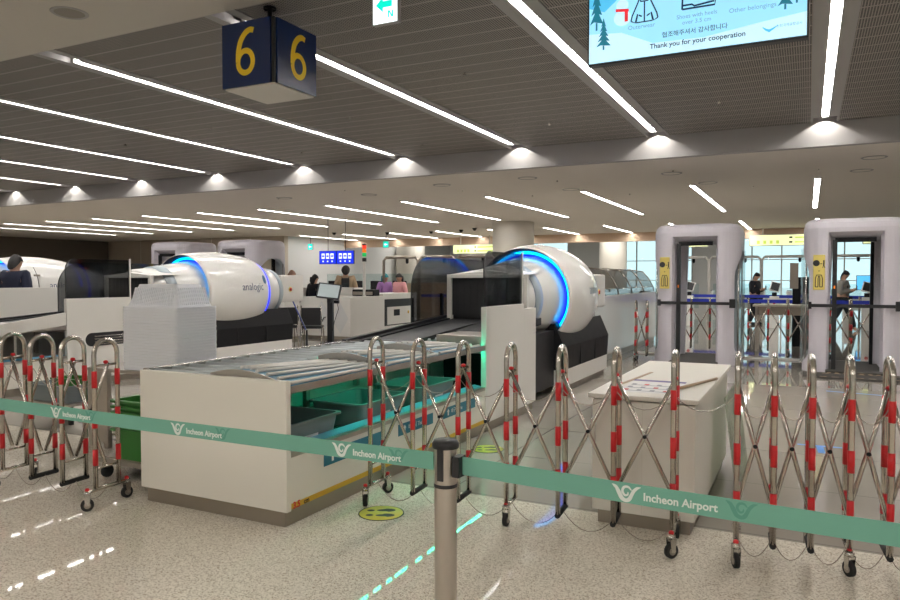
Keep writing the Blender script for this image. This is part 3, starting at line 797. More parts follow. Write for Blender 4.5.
# the far left one shows doors with hinges on its flank
m = MB()
for y in (9.95,):
    pts = [(drum_r(y)*math.cos(a)+.003, y, ZC+drum_r(y)*math.sin(a)) for a in [math.radians(d) for d in range(-40,46,6)]]
    m.tube(pts,.005,6)
m.build('door_seam','charcoal',sc3)
for z in (1.12,1.66):
    x = math.sqrt(drum_r(9.95)**2-(z-ZC)**2); box('hinge','kick',sc3,x-.01,x+.02,9.88,10.02,z-.02,z+.02,.004)
def beacon(x, y, z, label):
    t = thing('beacon_light', label, 'beacon', (x,y,z), 0, 'small red beacons on the scanners')
    MB().lathe([(.03,0),(.03,.05)],n=14).build('base','charcoal',t); MB().lathe([(.028,.05),(.028,.10),(.02,.112),(0,.114)],n=14).build('lens','lamp_red',t)
    MB().lathe([(.0285,.018),(.0305,.018),(.0305,.042),(.0285,.042)],n=14).build('ring','lamp_orange',t)
beacon(-3.62,11.3,ZC+.60,'small red and black beacon on top of the right scanner')
beacon(-16.1,11.9,ZC+.43,'small red beacon on top of the far left scanner')

# ------------------------------------------------------------------ stacked inverted white trays on a steel cart
ct = thing('steel_cart','stainless cart carrying the tall stack of white trays','cart',(-5.2,4.86,0))
box('top_plate','brushed',ct,-.95,.70,-.36,.36,.725,.755,.004)
for x in (-.92,-.70,.05,.62): box('leg','brushed',ct,x,x+.05,-.34,-.29,0.,.725,.004); box('leg','brushed',ct,x,x+.05,.29,.34,0.,.725,.004)
box('side_sheet','brushed',ct,-.87,-.70,-.335,-.325,.05,.72,.002); box('side_sheet','brushed',ct,.1,.62,-.335,-.325,.05,.72,.002)
box('shelf','kick',ct,-.90,.62,-.30,.30,.12,.14,.002)
wt = tub('white_tray','tray',.70,.50,.225,.10,'white plastic tray turned upside down, topmost of the tall stack','tray','white trays stacked upside down',rim=.03,lip=.0222)
m = MB()
for k in range(22):
    x = -.252+.024*k; e = .0045
    m.hexa([(x-e,.150,.03),(x+e,.150,.03),(x+e,.172,.03),(x-e,.172,.03),(x-e,.205,.185),(x+e,.205,.185),(x+e,.2225,.185),(x-e,.2225,.185)])
for k in range(15):
    y = -.168+.024*k; e = .0045
    m.hexa([(.250,y-e,.03),(.272,y-e,.03),(.272,y+e,.03),(.250,y+e,.03),(.302,y-e,.185),(.3225,y-e,.185),(.3225,y+e,.185),(.302,y+e,.185)])
m.build('ribs','tray',wt)
wt.rotation_euler = (PI,0,0); NST = 23; dz = .0255; zb = .757
wt.location = (-5.305,4.78,zb+.225+dz*(NST-1))
ordn = ['second','third','fourth','fifth','sixth','seventh','eighth','ninth','tenth','eleventh','twelfth','thirteenth','fourteenth','fifteenth','sixteenth','seventeenth','eighteenth','nineteenth','twentieth','twenty-first','twenty-second','twenty-third']
for k in range(NST-1):
    d = dup(wt,(-5.305+random.uniform(-.002,.002),4.78+random.uniform(-.002,.002),zb+.225+dz*(NST-2-k)),label='white plastic tray turned upside down, %s from the top of the tall stack' % ordn[k]); d.rotation_euler = (PI,0,0)

# green baskets on a dolly
dl = thing('basket_dolly','low steel dolly under the green baskets beside the roller table','dolly',(-4.66,4.03,0))
box('frame','brushed',dl,-.42,.34,-.20,.16,.125,.165,.004); box('deck','kick',dl,-.40,.32,-.18,.14,.165,.172,.001)
for x, y in ((-.36,-.16),(.28,-.16),(-.36,.12),(.28,.12)):
    k = MB().box(x-.022,x+.022,y-.03,y+.03,.085,.125).build('caster','chrome',dl)
    MB().lathe([(0,-.014),(.05,-.014),(.052,0),(.05,.014),(0,.014)],'x',(x,y,.052),20).build('wheel','rubber',k)
bk = tub('green_basket','green_basket',.44,.30,.24,.03,'green plastic basket topmost of the stack beside the roller table','basket','green baskets stacked on the dolly',rim=.034,lip=.018)
bk.location = (-4.72,3.97,.173+.24+.0*1)
zs = [.173+.045*k for k in range(6)]
bk.location.z = zs[-1]+.0
for k in range(5): dup(bk,(-4.72+random.uniform(-.004,.004),3.97,zs[k]),label='green plastic basket, %s up in the stack beside the roller table' % ('lowest','second one','third one','fourth one','fifth one')[k])
# grey tray with a green basket in it on a low cart, seen through the left barrier
t = thing('low_cart','low dark cart behind the left barrier carrying a grey tray','cart',(-7.5,5.3,0))
box('deck','brushed',t,-.38,.38,-.28,.28,.20,.23,.004)
for x in (-.36,.32):
    for y in (-.24,.20): box('leg','charcoal',t,x,x+.04,y,y+.04,0,.20,.003)
g = dup(g1,(-7.5,5.28,.232),label='grey tray on the low cart seen through the left barrier',rotz=PI/2)
dup(bk,(-7.42,5.3,.24),label='green plastic basket sitting in the grey tray on the low cart')

# ------------------------------------------------------------------ folding scissor barriers
def folding_barrier(label, hoops, casters, group='folding steel barriers', small=False):
    hx, hy = hoops[0]
    t = thing('folding_barrier', label, 'barrier', (hx,hy,0), 0, group)
    th = math.radians(-4.2); dv = Vector((math.sin(th), math.cos(th), 0))   # depth direction of every hoop
    n = 8 if small else 12
    P = [Vector((x-hx,y-hy,0)) for x, y in hoops]
    for i, c in enumerate(P):
        w_ = .098; r = .0165
        pts = [c-dv*w_+Vector((0,0,.13)), c-dv*w_+Vector((0,0,1.07))]+[c-dv*w_*math.cos(a)+Vector((0,0,1.07+w_*math.sin(a))) for a in [PI*k/10 for k in range(1,10)]]+[c+dv*w_+Vector((0,0,1.07)), c+dv*w_+Vector((0,0,.13))]
        hp = MB().tube(pts,r,n).build('hoop','chrome',t)
        for s in (-1,1):
            for z0, z1 in ((.84,.955),(.56,.68),(.30,.41)):
                q = c+dv*w_*s; MB().tube([q+Vector((0,0,z0)),q+Vector((0,0,z1))],r+.0015,n).build('reflective_band','red',hp)
        q0, q1 = c-dv*w_, c+dv*w_
        MB().tube([q0+Vector((0,0,.99)),q1+Vector((0,0,.99))],.009,8).build('crossbar','chrome',hp)
        MB().ball(tuple(c+Vector((0,0,1.01))),.018,.018,.013,10).build('knob','red',hp)
        MB().tube([q0+Vector((0,0,.275)),q1+Vector((0,0,.275))],.008,8).build('crossbar','chrome',hp)
        kind = casters.get(i)
        if kind is None:
            MB().tube([q0-dv*.015+Vector((0,0,.122)),q1+dv*.015+Vector((0,0,.122))],.018,8).build('rubber_foot','rubber',hp)
        else:
            L_ = .19 if kind == 2 else .10
            MB().tube([c-dv*L_+Vector((0,0,.13)),c+dv*L_+Vector((0,0,.13))],.014,8).build('foot_bar','chrome',hp)
            for s in ((-1,1) if kind == 2 else (-1,)):
                q = c+dv*(L_-.02 if kind == 2 else .1)*s; ang = random.uniform(-.8,.8)
                k = MB()
                k.cyl(tuple(q+Vector((0,0,.112))),tuple(q+Vector((0,0,.135))),.024,12)
                ux, uy = math.cos(ang), math.sin(ang)
                for e in (-.019,.019):
                    o = q+Vector((ux*e,uy*e,0)); px, py = -uy*.022, ux*.022
                    k.add([(o.x-px,o.y-py,.115),(o.x+px,o.y+py,.115),(o.x+px*.6+py*.0,o.y+py*.6,.04),(o.x-px*.6,o.y-py*.6,.04)],[(0,1,2,3)])
                    k.add([(o.x-px+ux*.003,o.y-py+uy*.003,.115),(o.x+px+ux*.003,o.y+py+uy*.003,.115),(o.x+px*.6+ux*.003,o.y+py*.6+uy*.003,.04),(o.x-px*.6+ux*.003,o.y-py*.6+uy*.003,.04)],[(0,3,2,1)])
                k = k.build('caster','steel',t)
                wv = [tuple(q+Vector((ux*e,uy*e,.043))) for e in (-.014,-.011,.011,.014)]
                MB().tube(wv,[.036,.042,.042,.036],20).build('wheel','rubber',k)
                MB().tube([tuple(q+Vector((ux*e,uy*e,.043))) for e in (-.0165,.0165)],.022,14).build('hub','kick',k)
                MB().ball(tuple(q+Vector((0,0,.147))),.016,.016,.014,10).build('brake_cap','red',k)
    for i in range(len(P)-1):
        a, b = P[i], P[i+1]; e = dv*.018
        MB().tube([a-e+Vector((0,0,1.0)), b-e+Vector((0,0,.30))],.0125,6).build('lattice_bar','chrome',t)
        MB().tube([b+e+Vector((0,0,1.0)), a+e+Vector((0,0,.30))],.0125,6).build('lattice_bar','chrome',t)
        m = (a+b)/2; MB().tube([m-e*1.7+Vector((0,0,.65)),m+e*1.7+Vector((0,0,.65))],.012,8).build('pivot_bolt','charcoal',t)
        if not small:
            for z, s, o in ((.93,.11,-.07),(.135,.12,.0)):
                pts = [a+(b-a)*u+dv*o+Vector((0,0,z-s*4*u*(1-u))) for u in [k/8 for k in range(9)]]
                MB().tube(pts,.0028,5).build('chain','kick',t)
    return t
def row(xa, xb, n, ya, yb): return [(xa+(xb-xa)*k/(n-1), ya+(yb-ya)*k/(n-1)) for k in range(n)]
folding_barrier('left folding steel barrier with red bands, in front of the steel cart', row(-5.86,-4.41,5,3.43,3.40), {1:2,4:2})
folding_barrier('middle folding steel barrier with red bands, spanning from roller table to white podium', row(-2.765,-.690,7,4.345,4.345), {0:2,3:1,6:2})
folding_barrier('right folding steel barrier with red bands, between podium and right frame edge', row(-.348,.585,6,4.36,4.50), {0:2,3:1,5:2})
folding_barrier('far folding steel barrier with red bands, seen behind and between the two body scanners', row(-2.6,1.9,13,15.95,16.35), {0:2,3:2,6:2,8:2,12:2}, small=True)
folding_barrier('short folding barrier standing beside the white counter, left of the left body scanner', row(-2.95,-2.75,2,13.9,13.95), {0:2}, small=True)
def chain(label, a, b, sag):
    A, B = Vector(a), Vector(b); pts = [A+(B-A)*u-Vector((0,0,sag*4*u*(1-u))) for u in [k/40 for k in range(41)]]
    m = MB()
    for k in range(0,40):
        p, q = pts[k], pts[k+1]; d = (q-p).normalized(); c = (p+q)/2; up_ = Vector((0,0,1)) if k % 2 else Vector((d.y,-d.x,0))
        s = up_.cross(d); s = (s if s.length > .1 else Vector((0,1,0))).normalized()
        m.tube([c+d*.0085*math.cos(t_)+s*.0045*math.sin(t_) for t_ in [2*PI*j/8 for j in range(8)]],.0014,4,closed=True)
    o = m.build('barrier_chain','steel'); tag(o,label,'chain'); return o
chain('steel chain slung from the middle barrier to the right barrier beside the podium',(-.69,4.26,.93),(-.348,4.28,.95),.10)

# ------------------------------------------------------------------ podium
t = thing('podium','cream podium with a notice sheet on top, standing behind the barrier','podium',(-.925,5.5,0))
box('cabinet','podium',t,-.32,.32,-.93,1.0,.09,.815,.005)
box('kick_plate','kick',t,-.29,.29,-.90,.97,0,.09,.002)
tp = box('top','podium',t,-.345,.345,-.96,1.06,.825,.855,.006)
MB().box(-.30,.30,-.90,.98,.815,.826).build('shadow_gap','black',t)
MB().box(-.3215,-.3195,-.93,1.0,.10,.80).box(-.002,.002,-.932,-.929,.10,.80).build('panel_seam','cream',t)
box('lock_plate','steel',t,-.33,-.30,-.935,-.93,.52,.68,.002)
t2_ = thing('notice_sheet','white notice sheet with purple heading lying on the podium','paper',(-.93,5.03,.856))
MB().box(-.19,.17,-.34,.25,0,.002).build('sheet','paper',t2_)
s_ = kids(t2_)[0]
MB().box(-.19,.17,.18,.25,.002,.003).build('heading','paper_purple',s_)
for i in range(3):
    for j in range(4):
        x = -.15+j*.085; y = -.25+i*.13
        m = MB().box(x-.012,x+.018,y-.02,y+.03,.002,.003); m.build('picture_mark','red' if (i+j) % 3 == 0 else 'scr_grey_print',s_)
for i in range(3): MB().box(-.16,.14,-.29+i*.13,-.275+i*.13,.002,.003).build('text_line','scr_grey_print',s_)
o = MB().box(-.012,.012,-.45,.45,0,.004).build('tape_strip','wood',loc=(-1.135,5.28,.856),rot=(0,0,-.10)); tag(o,'tan tape strip on the left side of the podium top','tape')
o = MB().cyl((0,-.36,.011),(0,.36,.011),.010,10).build('barrier_rod','wood',loc=(-.685,5.17,.856),rot=(0,0,-.28)); tag(o,'thin tan rod lying across the right edge of the podium top','rod')
o = MB().box(-.006,.006,-.55,.45,0,.74).build('acrylic_sheet','acrylic_green',rot=(0,math.radians(-7),0),loc=(-.43,6.0,.004)); tag(o,'pale acrylic sheet leaning against the right side of the podium','sheet')

# ------------------------------------------------------------------ floor markings
def foot_sticker(x, y, label, rot=.5):
    t = thing('floor_sticker',label,'sticker',(x,y,.0015),rot,'round yellow footprint stickers')
    d = MB().lathe([(0,.0012),(.148,.0012),(.148,-.001)],n=40).build('disc','sticker',t)
    MB().lathe([(.148,.0014),(.156,.0014),(.156,-.001),(.148,-.001)],n=40).build('border','sticker_dark',t)
    for s in (-1,1):
        m = MB(); m.poly([(s*.052+.030*math.cos(a)*(1.15 if math.sin(a) > 0 else .75), .03+.065*math.sin(a)) for a in [2*PI*k/20 for k in range(20)]],.0024,'xy'); m.build('sole_print','sticker_dark',d,fix=False)
        m = MB(); m.poly([(s*.048+.020*math.cos(a), -.075+.026*math.sin(a)) for a in [2*PI*k/16 for k in range(16)]],.0024,'xy'); m.build('heel_print','sticker_dark',d,fix=False)
foot_sticker(-2.575,4.10,'round yellow footprint sticker on the granite in front of the middle barrier',-1.1)
foot_sticker(-2.66,6.10,'round yellow footprint sticker behind the middle barrier beside the tall white panel',-1.1)
o = MB().box(-.35,.35,-.018,.018,0,.002).build('floor_tape','tape_blue',loc=(.60,11.35,.0005),rot=(0,0,-.15)); tag(o,'thin blue tape line on the floor before the right body scanner','tape')
o = MB().box(-.19,.19,-.022,.022,0,.002).box(-.03,.03,-.30,-.022,0,.002).build('floor_tape','tape_blue',loc=(.12,7.62,.0005),rot=(0,0,.05)); tag(o,'blue tape T mark on the floor behind the right barrier','tape')



# ------------------------------------------------------------------ walk-through body scanners
def rrect(W, Dp, r, n=10):
    out = []
    for sx, sy, a0 in ((1,1,0),(-1,1,PI/2),(-1,-1,PI),(1,-1,1.5*PI)):
        for k in range(n+1):
            a = a0+PI/2*k/n; out.append((sx*(W-r)+r*math.cos(a), sy*(Dp-r)+r*math.sin(a)))
    return out
def body_scanner(label):
    t = thing('body_scanner', label, 'body scanner', (0,0,0), 0, 'walk-through body scanners')
    W, Dp, R, Hh = .775, .70, .40, 2.60
    m = MB(); n = len(rrect(W,Dp,R)); vs = []; lev = [(0,.0),(Hh-.16,.0),(Hh-.07,.02),(Hh-.02,.06),(Hh,.12)]
    for z, ins in lev: vs += [(x,y,z) for x, y in rrect(W-ins,Dp-ins,R-ins*.8)]
    fs = [(i*n+k,i*n+(k+1)%n,(i+1)*n+(k+1)%n,(i+1)*n+k) for i in range(len(lev)-1) for k in range(n)]+[tuple(range(n))[::-1], tuple(range((len(lev)-1)*n,len(lev)*n))]
    o = m.add(vs,fs).build('booth','lavender',t)
    c1 = MB().prism(rrect(W-.13,Dp-.10,R-.1),'z',.06,2.28).build('c','lavender')
    c4 = MB().hexa([(-.425,-.75,.05),(.425,-.75,.05),(.345,-.52,.05),(-.345,-.52,.05),(-.425,-.75,2.40),(.425,-.75,2.40),(.33,-.52,2.26),(-.33,-.52,2.26)]).build('c','lavender')
    c2 = MB().hexa([(-.36,-2,.06),(.36,-2,.06),(.36,2,.06),(-.36,2,.06),(-.30,-2,2.27),(.30,-2,2.27),(.30,2,2.27),(-.30,2,2.27)]).build('c','lavender')
    arch = [(-.56,.34),(-.56,1.62)]+[(-.56*math.cos(a),1.62+.50*math.sin(a)) for a in [PI*k/16 for k in range(1,16)]]+[(.56,1.62),(.56,.34)]+[(.56*math.cos(a),.34-.26*math.sin(a)) for a in [PI*k/12 for k in range(1,12)]]
    c3 = MB().prism(arch,'x',-2,-.50).prism(arch,'x',.50,2).build('c','lavender')
    boolean_cut(o,[c1,c2,c3,c4]); o.parent = t
    for p in o.data.polygons: p.use_smooth = False
    for s in (-1,1):
        pts = [(s*(W-.26+.30*math.cos(a)), .57*math.sin(a)) for a in [PI*(-.5+k/12) for k in range(13)]]
        vs = [(x,y,.10) for x,y in pts]+[(x,y,2.12) for x,y in pts]; N = len(pts)
        MB().add(vs,[(k,k+1,N+k+1,N+k) for k in range(N-1)],True).build('curved_glass','clear_glass',t,fix=False)
        for q in (pts[3],pts[-4]): MB().tube([(q[0],q[1],.10),(q[0],q[1],2.12)],.012,8).build('glass_rail','steel',t)
        MB().tube([(x,y,.11) for x,y in pts],.014,8).build('glass_rail','steel',t)
    box('floor_plate','mat_floor',t,-.42,.42,-.9,.9,.0,.062,.003)
    f = kids(t)[-1]
    m = MB()
    for k in range(7): m.box(-.40+k*.118,-.34+k*.118,-.905,-.899,.02,.04)
    m.build('dash_marks','wood',f)
    box('sensor_post','black',t,-.335,-.265,-.62,-.55,.06,2.24,.006)
    sp = kids(t)[-1]; MB().box(-.31,-.29,-.624,-.618,1.42,1.47).build('indicator','lamp_orange',sp)
    box('sensor_post','charcoal',t,.29,.345,.45,.55,.06,2.24,.006)
    box('header_bar','charcoal',t,-.30,.30,-.60,-.54,2.20,2.275,.004)
    y = -Dp-.002
    lb = MB().box(-.625,-.445,y-.004+.006,y+.02,1.40,1.99).build('guide_label','gate_label',t,.01)
    g = MB(); g.poly([(-.55+.052*math.cos(a),1.78+.052*math.sin(a)) for a in [2*PI*k/20 for k in range(20)]],y-.006); g.ribbon([(-.49,1.77),(-.46,1.77)],.012,'xz',y-.006)
    g.poly([(-.438+.014*math.cos(a),1.815+.014*math.sin(a)) for a in [2*PI*k/10 for k in range(10)]],y-.006); g.ribbon([(-.438,1.80),(-.438,1.74)],.02,'xz',y-.006); g.ribbon([(-.438,1.75),(-.455,1.70)],.010,'xz',y-.006); g.ribbon([(-.438,1.75),(-.421,1.70)],.010,'xz',y-.006)
    g.poly([(-.52,1.655),(-.495,1.655),(-.5075,1.635)],y-.006)
    for s in ([(-.56,1.38),(-.56,1.52),(-.545,1.58),(-.47,1.58),(-.455,1.52),(-.455,1.38)],[(-.52,1.38),(-.52,1.53),(-.495,1.53),(-.495,1.38)],[(-.56,1.38),(-.52,1.38)],[(-.495,1.38),(-.455,1.38)]): g.ribbon(s,.014,'xz',y-.006)
    g.poly([(-.5075+.016*math.cos(a),1.55+.016*math.sin(a)) for a in [2*PI*k/10 for k in range(10)]],y-.006)
    g.v = [(v_[0]-.028,v_[1]+.004,v_[2]+.07) for v_ in g.v]
    g.build('pictogram_print','black',lb,fix=False)
    return t
bs = body_scanner('lavender walk-through body scanner right behind the podium'); bs.location = (-1.87,14.5,0)
dup(bs,(.70,14.25,0),label='lavender walk-through body scanner at the right edge of the photo')
dup(bs,(-13.45,14.9,0),label='lavender walk-through body scanner rising just behind the middle drum scanner')
dup(bs,(-15.95,14.9,0),label='lavender walk-through body scanner farthest left, beyond the tray stack')
def scanner_belt(x, y, x0, x1, label):
    t = thing('door_belt', label, 'belt', (x,y,0), 0, 'black belts closing the body scanners')
    box('receiver','black',t,x1-.05,x1+.05,-.06,.02,1.06,1.22,.006)
    box('receiver','black',t,x0-.03,x0+.02,-.05,.02,1.08,1.2,.006)
    MB().box(x0,x1,-.045,-.040,1.11,1.165).build('webbing','black_soft',t)
scanner_belt(-1.87,13.79,-.62,.66,'black belt across the doorway of the left body scanner')
scanner_belt(.70,13.54,-.66,.62,'black belt across the doorway of the right body scanner')
o = MB().box(-.78,.78,-.36,.30,0,.03).build('floor_mat','mat_floor',loc=(.72,13.1,0)); tag(o,'black mat with tan dashes before the right body scanner','mat')
m = MB()
for k in range(9):
    m.box(-.70+.17*k,-.60+.17*k,-.29,-.26,.03,.032); m.box(-.66+.17*k,-.56+.17*k,.16,.19,.03,.032)
m.build('dash_marks','wood',o)
# white door track on the floor behind the scanners and a low glass screen
struct(MB().box(-3.3,3.5,15.30,15.46,0,.035).build('trim_2','white_gloss'),'white floor track behind the body scanners')

# white counter behind the left scanner
t = thing('glossy_counter','long glossy white counter running back beside the left body scanner','counter',(-3.75,15.,0))
box('body','white_gloss',t,-.45,.30,-2.2,3.6,.12,1.26,.01); box('kick_plate','kick',t,-.40,.27,-2.15,3.55,0,.12,.002)
def belt_hood(y, label):
    t = thing('belt_hood',label,'hood',(-3.75,y,1.262),0,'smoked hoods over the rear belt')
    prof = [(.26,0),(.24,.12),(.12,.34),(-.02,.50),(-.40,.56),(-.44,.50),(-.44,0)]
    n = len(prof); vs = [(p[0],yy,p[1]) for yy in (-.62,.62) for p in prof]
    MB().add(vs,[(k,k+1,n+k+1,n+k) for k in range(n-1)]).build('smoked_cover','smoked',t,fix=False)
    for yy in (-.62,.62): MB().tube([(p[0],yy,p[1]) for p in prof],.012,6).build('rim','kick',t)
    MB().tube([(.24,-.62,.12),(.24,.62,.12)],.010,6).build('rim','steel',t)
    MB().box(-.40,.2,-.6,.6,0,.02).build('belt','belt_black',t)
for k, d in enumerate(('nearest to the right drum scanner','second behind the right drum scanner','third of the row','farthest back of the row')): belt_hood(14.1+1.27*k,'smoked curved hood over the rear belt, '+d)
D('skin2',(.50,.30,.2),.55)

# ------------------------------------------------------------------ counters and operator station in the middle distance
t = thing('service_counter','white service counter with diamond relief beside the black chairs','counter',(-11.2,16.1,0))
box('body','white',t,-.95,.66,-.78,.85,.08,1.10,.008); box('kick_plate','kick',t,-.92,.63,-.74,.82,0,.08,.002)
MB().add([(-.6,-.783,.55),(-.25,-.783,1.0),(.1,-.783,.55),(-.25,-.783,.12)],[(0,1,2,3)]).add([(0.05,-.783,.55),(.35,-.783,.95),(.6,-.783,.55),(.35,-.783,.15)],[(0,1,2,3)]).build('diamond_relief','pale_wall',t,fix=False)
t = thing('equipment_cabinet','white cabinet with dark niche and yellow switch beside the conveyor','cabinet',(-10.9,17.9,0))
box('body','white',t,-.6,.30,-.9,.9,.08,1.16,.006); MB().box(.30,.306,-.82,.86,.25,1.0).build('niche','black',t)
box('door','white',t,.305,.32,-.70,.62,.28,.78,.004); dr = kids(t)[-1]
MB().box(.321,.324,-.35,-.02,.52,.70).build('keypad','charcoal',dr); MB().lathe([(0,.33),(.045,.325),(.045,.32)],'x',(0,.48,.60),14).build('switch','ochre',dr)
t = thing('long_counter','low white counter under the blue hanging screens','counter',(-13.2,17.2,0))
box('body','white',t,-1.7,1.7,-.3,.3,.08,1.32,.006); box('kick_plate','kick',t,-1.65,1.65,-.26,.26,0,.08,.002)
t = thing('side_counter','white counter behind the black office chairs','counter',(-12.2,14.75,0))
box('body','white',t,-.42,.25,-.3,.3,.08,1.02,.006); box('kick_plate','kick',t,-.38,.2,-.26,.26,0,.08,.002)
t = thing('desk_console','dark control console on the service counter','console',(-11.0,16.75,1.102))
box('body','charcoal',t,-.35,.35,-.16,.16,0,.18,.02); box('panel','kick',t,-.32,.32,-.168,-.158,.03,.12,.002)
t = thing('signal_tower','tall white pole with red, orange and green signal lamps','signal light',(-10.95,16.6,1.102))
MB().lathe([(.06,0),(.06,.02),(.045,.03),(.045,.95)],n=18).build('pole','white_gloss',t)
for k, (mm, z) in enumerate((('black',.95),('lamp_green',1.09),('lamp_orange',1.20),('lamp_red',1.30))):
    MB().lathe([(.0,z),(.06,z),(.06,z+.10),(.0,z+.105)],n=18).build('lamp',mm,t)
MB().lathe([(.062,1.405),(.05,1.44),(0,1.45)],n=18).build('lamp_cap','black',t)
# operator screen on its stand
t = thing('operator_monitor','black touch monitor on a stand beside the chairs','monitor',(-10.42,14.3,0),.2)
MB().lathe([(.26,0),(.26,.02),(.05,.04)],n=24).build('base','charcoal',t)
box('column','black',t,-.07,.07,-.05,.05,.03,1.12,.008)
md = MB().box(-.30,.30,-.022,.022,-.19,.19).build('display','black',t,.008,loc=(0,-.08,1.28),rot=(-.30,.10,0))
MB().box(-.265,.265,-.0245,-.022,-.155,.16).build('lit_face','monitor_glow',md)
box('arm','black',t,-.05,.05,-.10,.0,1.0,1.2,.006)
box('scanner_pad','charcoal',t,.12,.24,-.08,.0,.98,1.06,.006)
MB().tube([(.18,-.02,1.0),(.22,-.02,.85),(.12,-.03,.55),(.05,-.04,.25)],.008,6).build('cable','charcoal',t)
def office_chair(label, x, y, rz):
    t = thing('office_chair',label,'chair',(x,y,0),rz,'black office chairs')
    box('seat','black_soft',t,-.23,.23,-.22,.22,.43,.50,.03)
    b = MB().hexa([(-.22,.20,.52),(.22,.20,.52),(.22,.25,.52),(-.22,.25,.52),(-.21,.27,.92),(.21,.27,.92),(.21,.32,.92),(-.21,.32,.92)]).build('backrest','black_soft',t,.008)
    for s in (-1,1):
        MB().tube([(s*.24,-.20,.0),(s*.22,-.10,.44),(s*.24,.0,.47)],.014,8).build('leg','chrome',t)
        MB().tube([(s*.24,.30,.0),(s*.22,.12,.44),(s*.24,.0,.47)],.014,8).build('leg','chrome',t)
        MB().tube([(s*.23,.0,.46),(s*.235,.20,.52),(s*.22,.29,.97)],.013,8).build('back_frame','chrome',t)
        MB().tube([(s*.24,.21,.60),(s*.27,.15,.68),(s*.27,-.15,.68)],.016,8).build('armrest','black',t)
office_chair('black office chair with chrome legs standing right of its twin, before the counter',-10.30,13.45,PI+.5)
office_chair('black office chair with chrome legs half hidden, between the middle scanner and its twin',-10.98,13.30,PI+.9)
t = thing('barrier_pole','slanted grey pole with blue edge leaning on the middle scanner','pole',(-10.05,12.6,0))
MB().tube([(-.35,0,1.45),(.15,.1,.42)],.018,8).build('rod','band_grey',t); MB().tube([(-.33,-.02,1.42),(.14,.08,.46)],.010,6).build('blue_edge','blue_paint',t)
box('clamp','charcoal',t,-.40,-.30,-.06,.04,1.38,1.52,.01)
MB().lathe([(.16,0),(.16,.02),(.03,.04),(.02,.45)],n=18,c=(.15,.1,0)).build('base','black',t)

# white partitions on the left of the hall
t = thing('operator_partition','long white partition in front of the man in navy','partition',(-12.35,7.9,0))
box('panel','white',t,-.05,.05,-2.6,1.25,.10,1.43,.004); box('kick_plate','kick',t,-.03,.03,-2.6,1.25,0,.10,.002)
MB().box(.05,.052,-.602,-.598,.12,1.42).build('seam','cream',t)
o = box('operator_platform','kick',None,-14.3,-12.45,5.3,9.1,0,.16,.01); tag(o,'low dark step the man in navy stands on','platform')

# ------------------------------------------------------------------ hanging displays and signs of the far hall
def info_screen(x, label):
    t = thing('information_screen',label,'screen',(x,22.,2.12),0,'blue hanging screens')
    box('casing','charcoal',t,-.39,.39,0,.05,0,.50,.006)
    f = MB().box(-.375,.375,-.004,.002,.015,.485).build('display','screen_blue',t)
    for k in range(3):
        cx = -.205+.205*k; MB().box(cx-.07,cx+.07,-.007,-.004,.20,.40).build('picture','screen_white',f)
        MB().box(cx-.05,cx+.05,-.009,-.007,.27,.33).build('picture_mark','screen_blue',f); MB().box(cx-.03,cx+.03,-.007,-.004,.08,.13).build('caption','screen_white',f)
    MB().cyl((0,.03,.50),(0,.03,1.75),.012,8).build('hanger','charcoal',t)
info_screen(-16.15,'blue information screen with three white pictures, left of the hanging pair')
info_screen(-15.36,'blue information screen with three white pictures, right of the hanging pair')
def exit_green(x, y, z, label):
    t = thing('exit_sign',label,'exit sign',(x,y,z),0,'small green exit signs')
    box('housing','bulkhead',t,-.17,.17,0,.06,0,.34,.006); f = MB().box(-.15,.15,-.004,.002,.02,.32).build('lit_face','exit_green',t)
    MB().poly([(-.09,.17),(-.02,.25),(-.02,.19),(.09,.19),(.09,.15),(-.02,.15),(-.02,.09)],-.006).build('arrow','exit_white',f,fix=False)
    MB().cyl((0,.03,.34),(0,.03,Z2-z if y < 35 else .5),.012,8).build('hanger','charcoal',t)
exit_green(-23.9,31.,3.1,'small green exit sign left of the blue hanging screens'); exit_green(-19.15,31.,3.13,'small green exit sign above the signal tower')
def lit_sign(x, y, z, w_, label, parts=True):
    t = thing('direction_sign',label,'sign',(x,y,z),0,'yellow lit direction signs')
    box('housing','bulkhead',t,-w_/2,w_/2,0,.12,0,.50,.01); f = MB().box(-w_/2+.03,w_/2-.03,-.005,.002,.03,.47).build('lit_face','lit_sign',t)
    for k in range(4): MB().box(-w_*.40+k*w_*.08,-w_*.40+k*w_*.08+.12,-.008,-.005,.09,.24).build('pictogram_print','lit_sign_text',f)
    for z_ in (.12,.32):
        MB().box(w_*.0,w_*.04,-.008,-.005,z_,z_+.07).build('arrow','charcoal',f); MB().box(w_*.07,w_*.42,-.008,-.005,z_,z_+.06).build('text_line','lit_sign_text',f)
    for s in (-1,1): MB().cyl((s*w_*.33,.06,.50),(s*w_*.33,.06,(Z2 if y < 35 else 4.4)-z),.03,10).build('hanger','cream',t)
lit_sign(-.75,34.2,3.0,3.2,'long yellow lit direction sign between the two body scanners'); lit_sign(-5.0,34.2,3.0,1.9,'yellow lit direction sign seen left of the left body scanner')
lit_sign(-15.5,33.8,2.85,2.5,'yellow lit direction sign above the arched smoked guard'); lit_sign(2.8,34.2,3.0,1.6,'yellow lit direction sign behind the right body scanner')
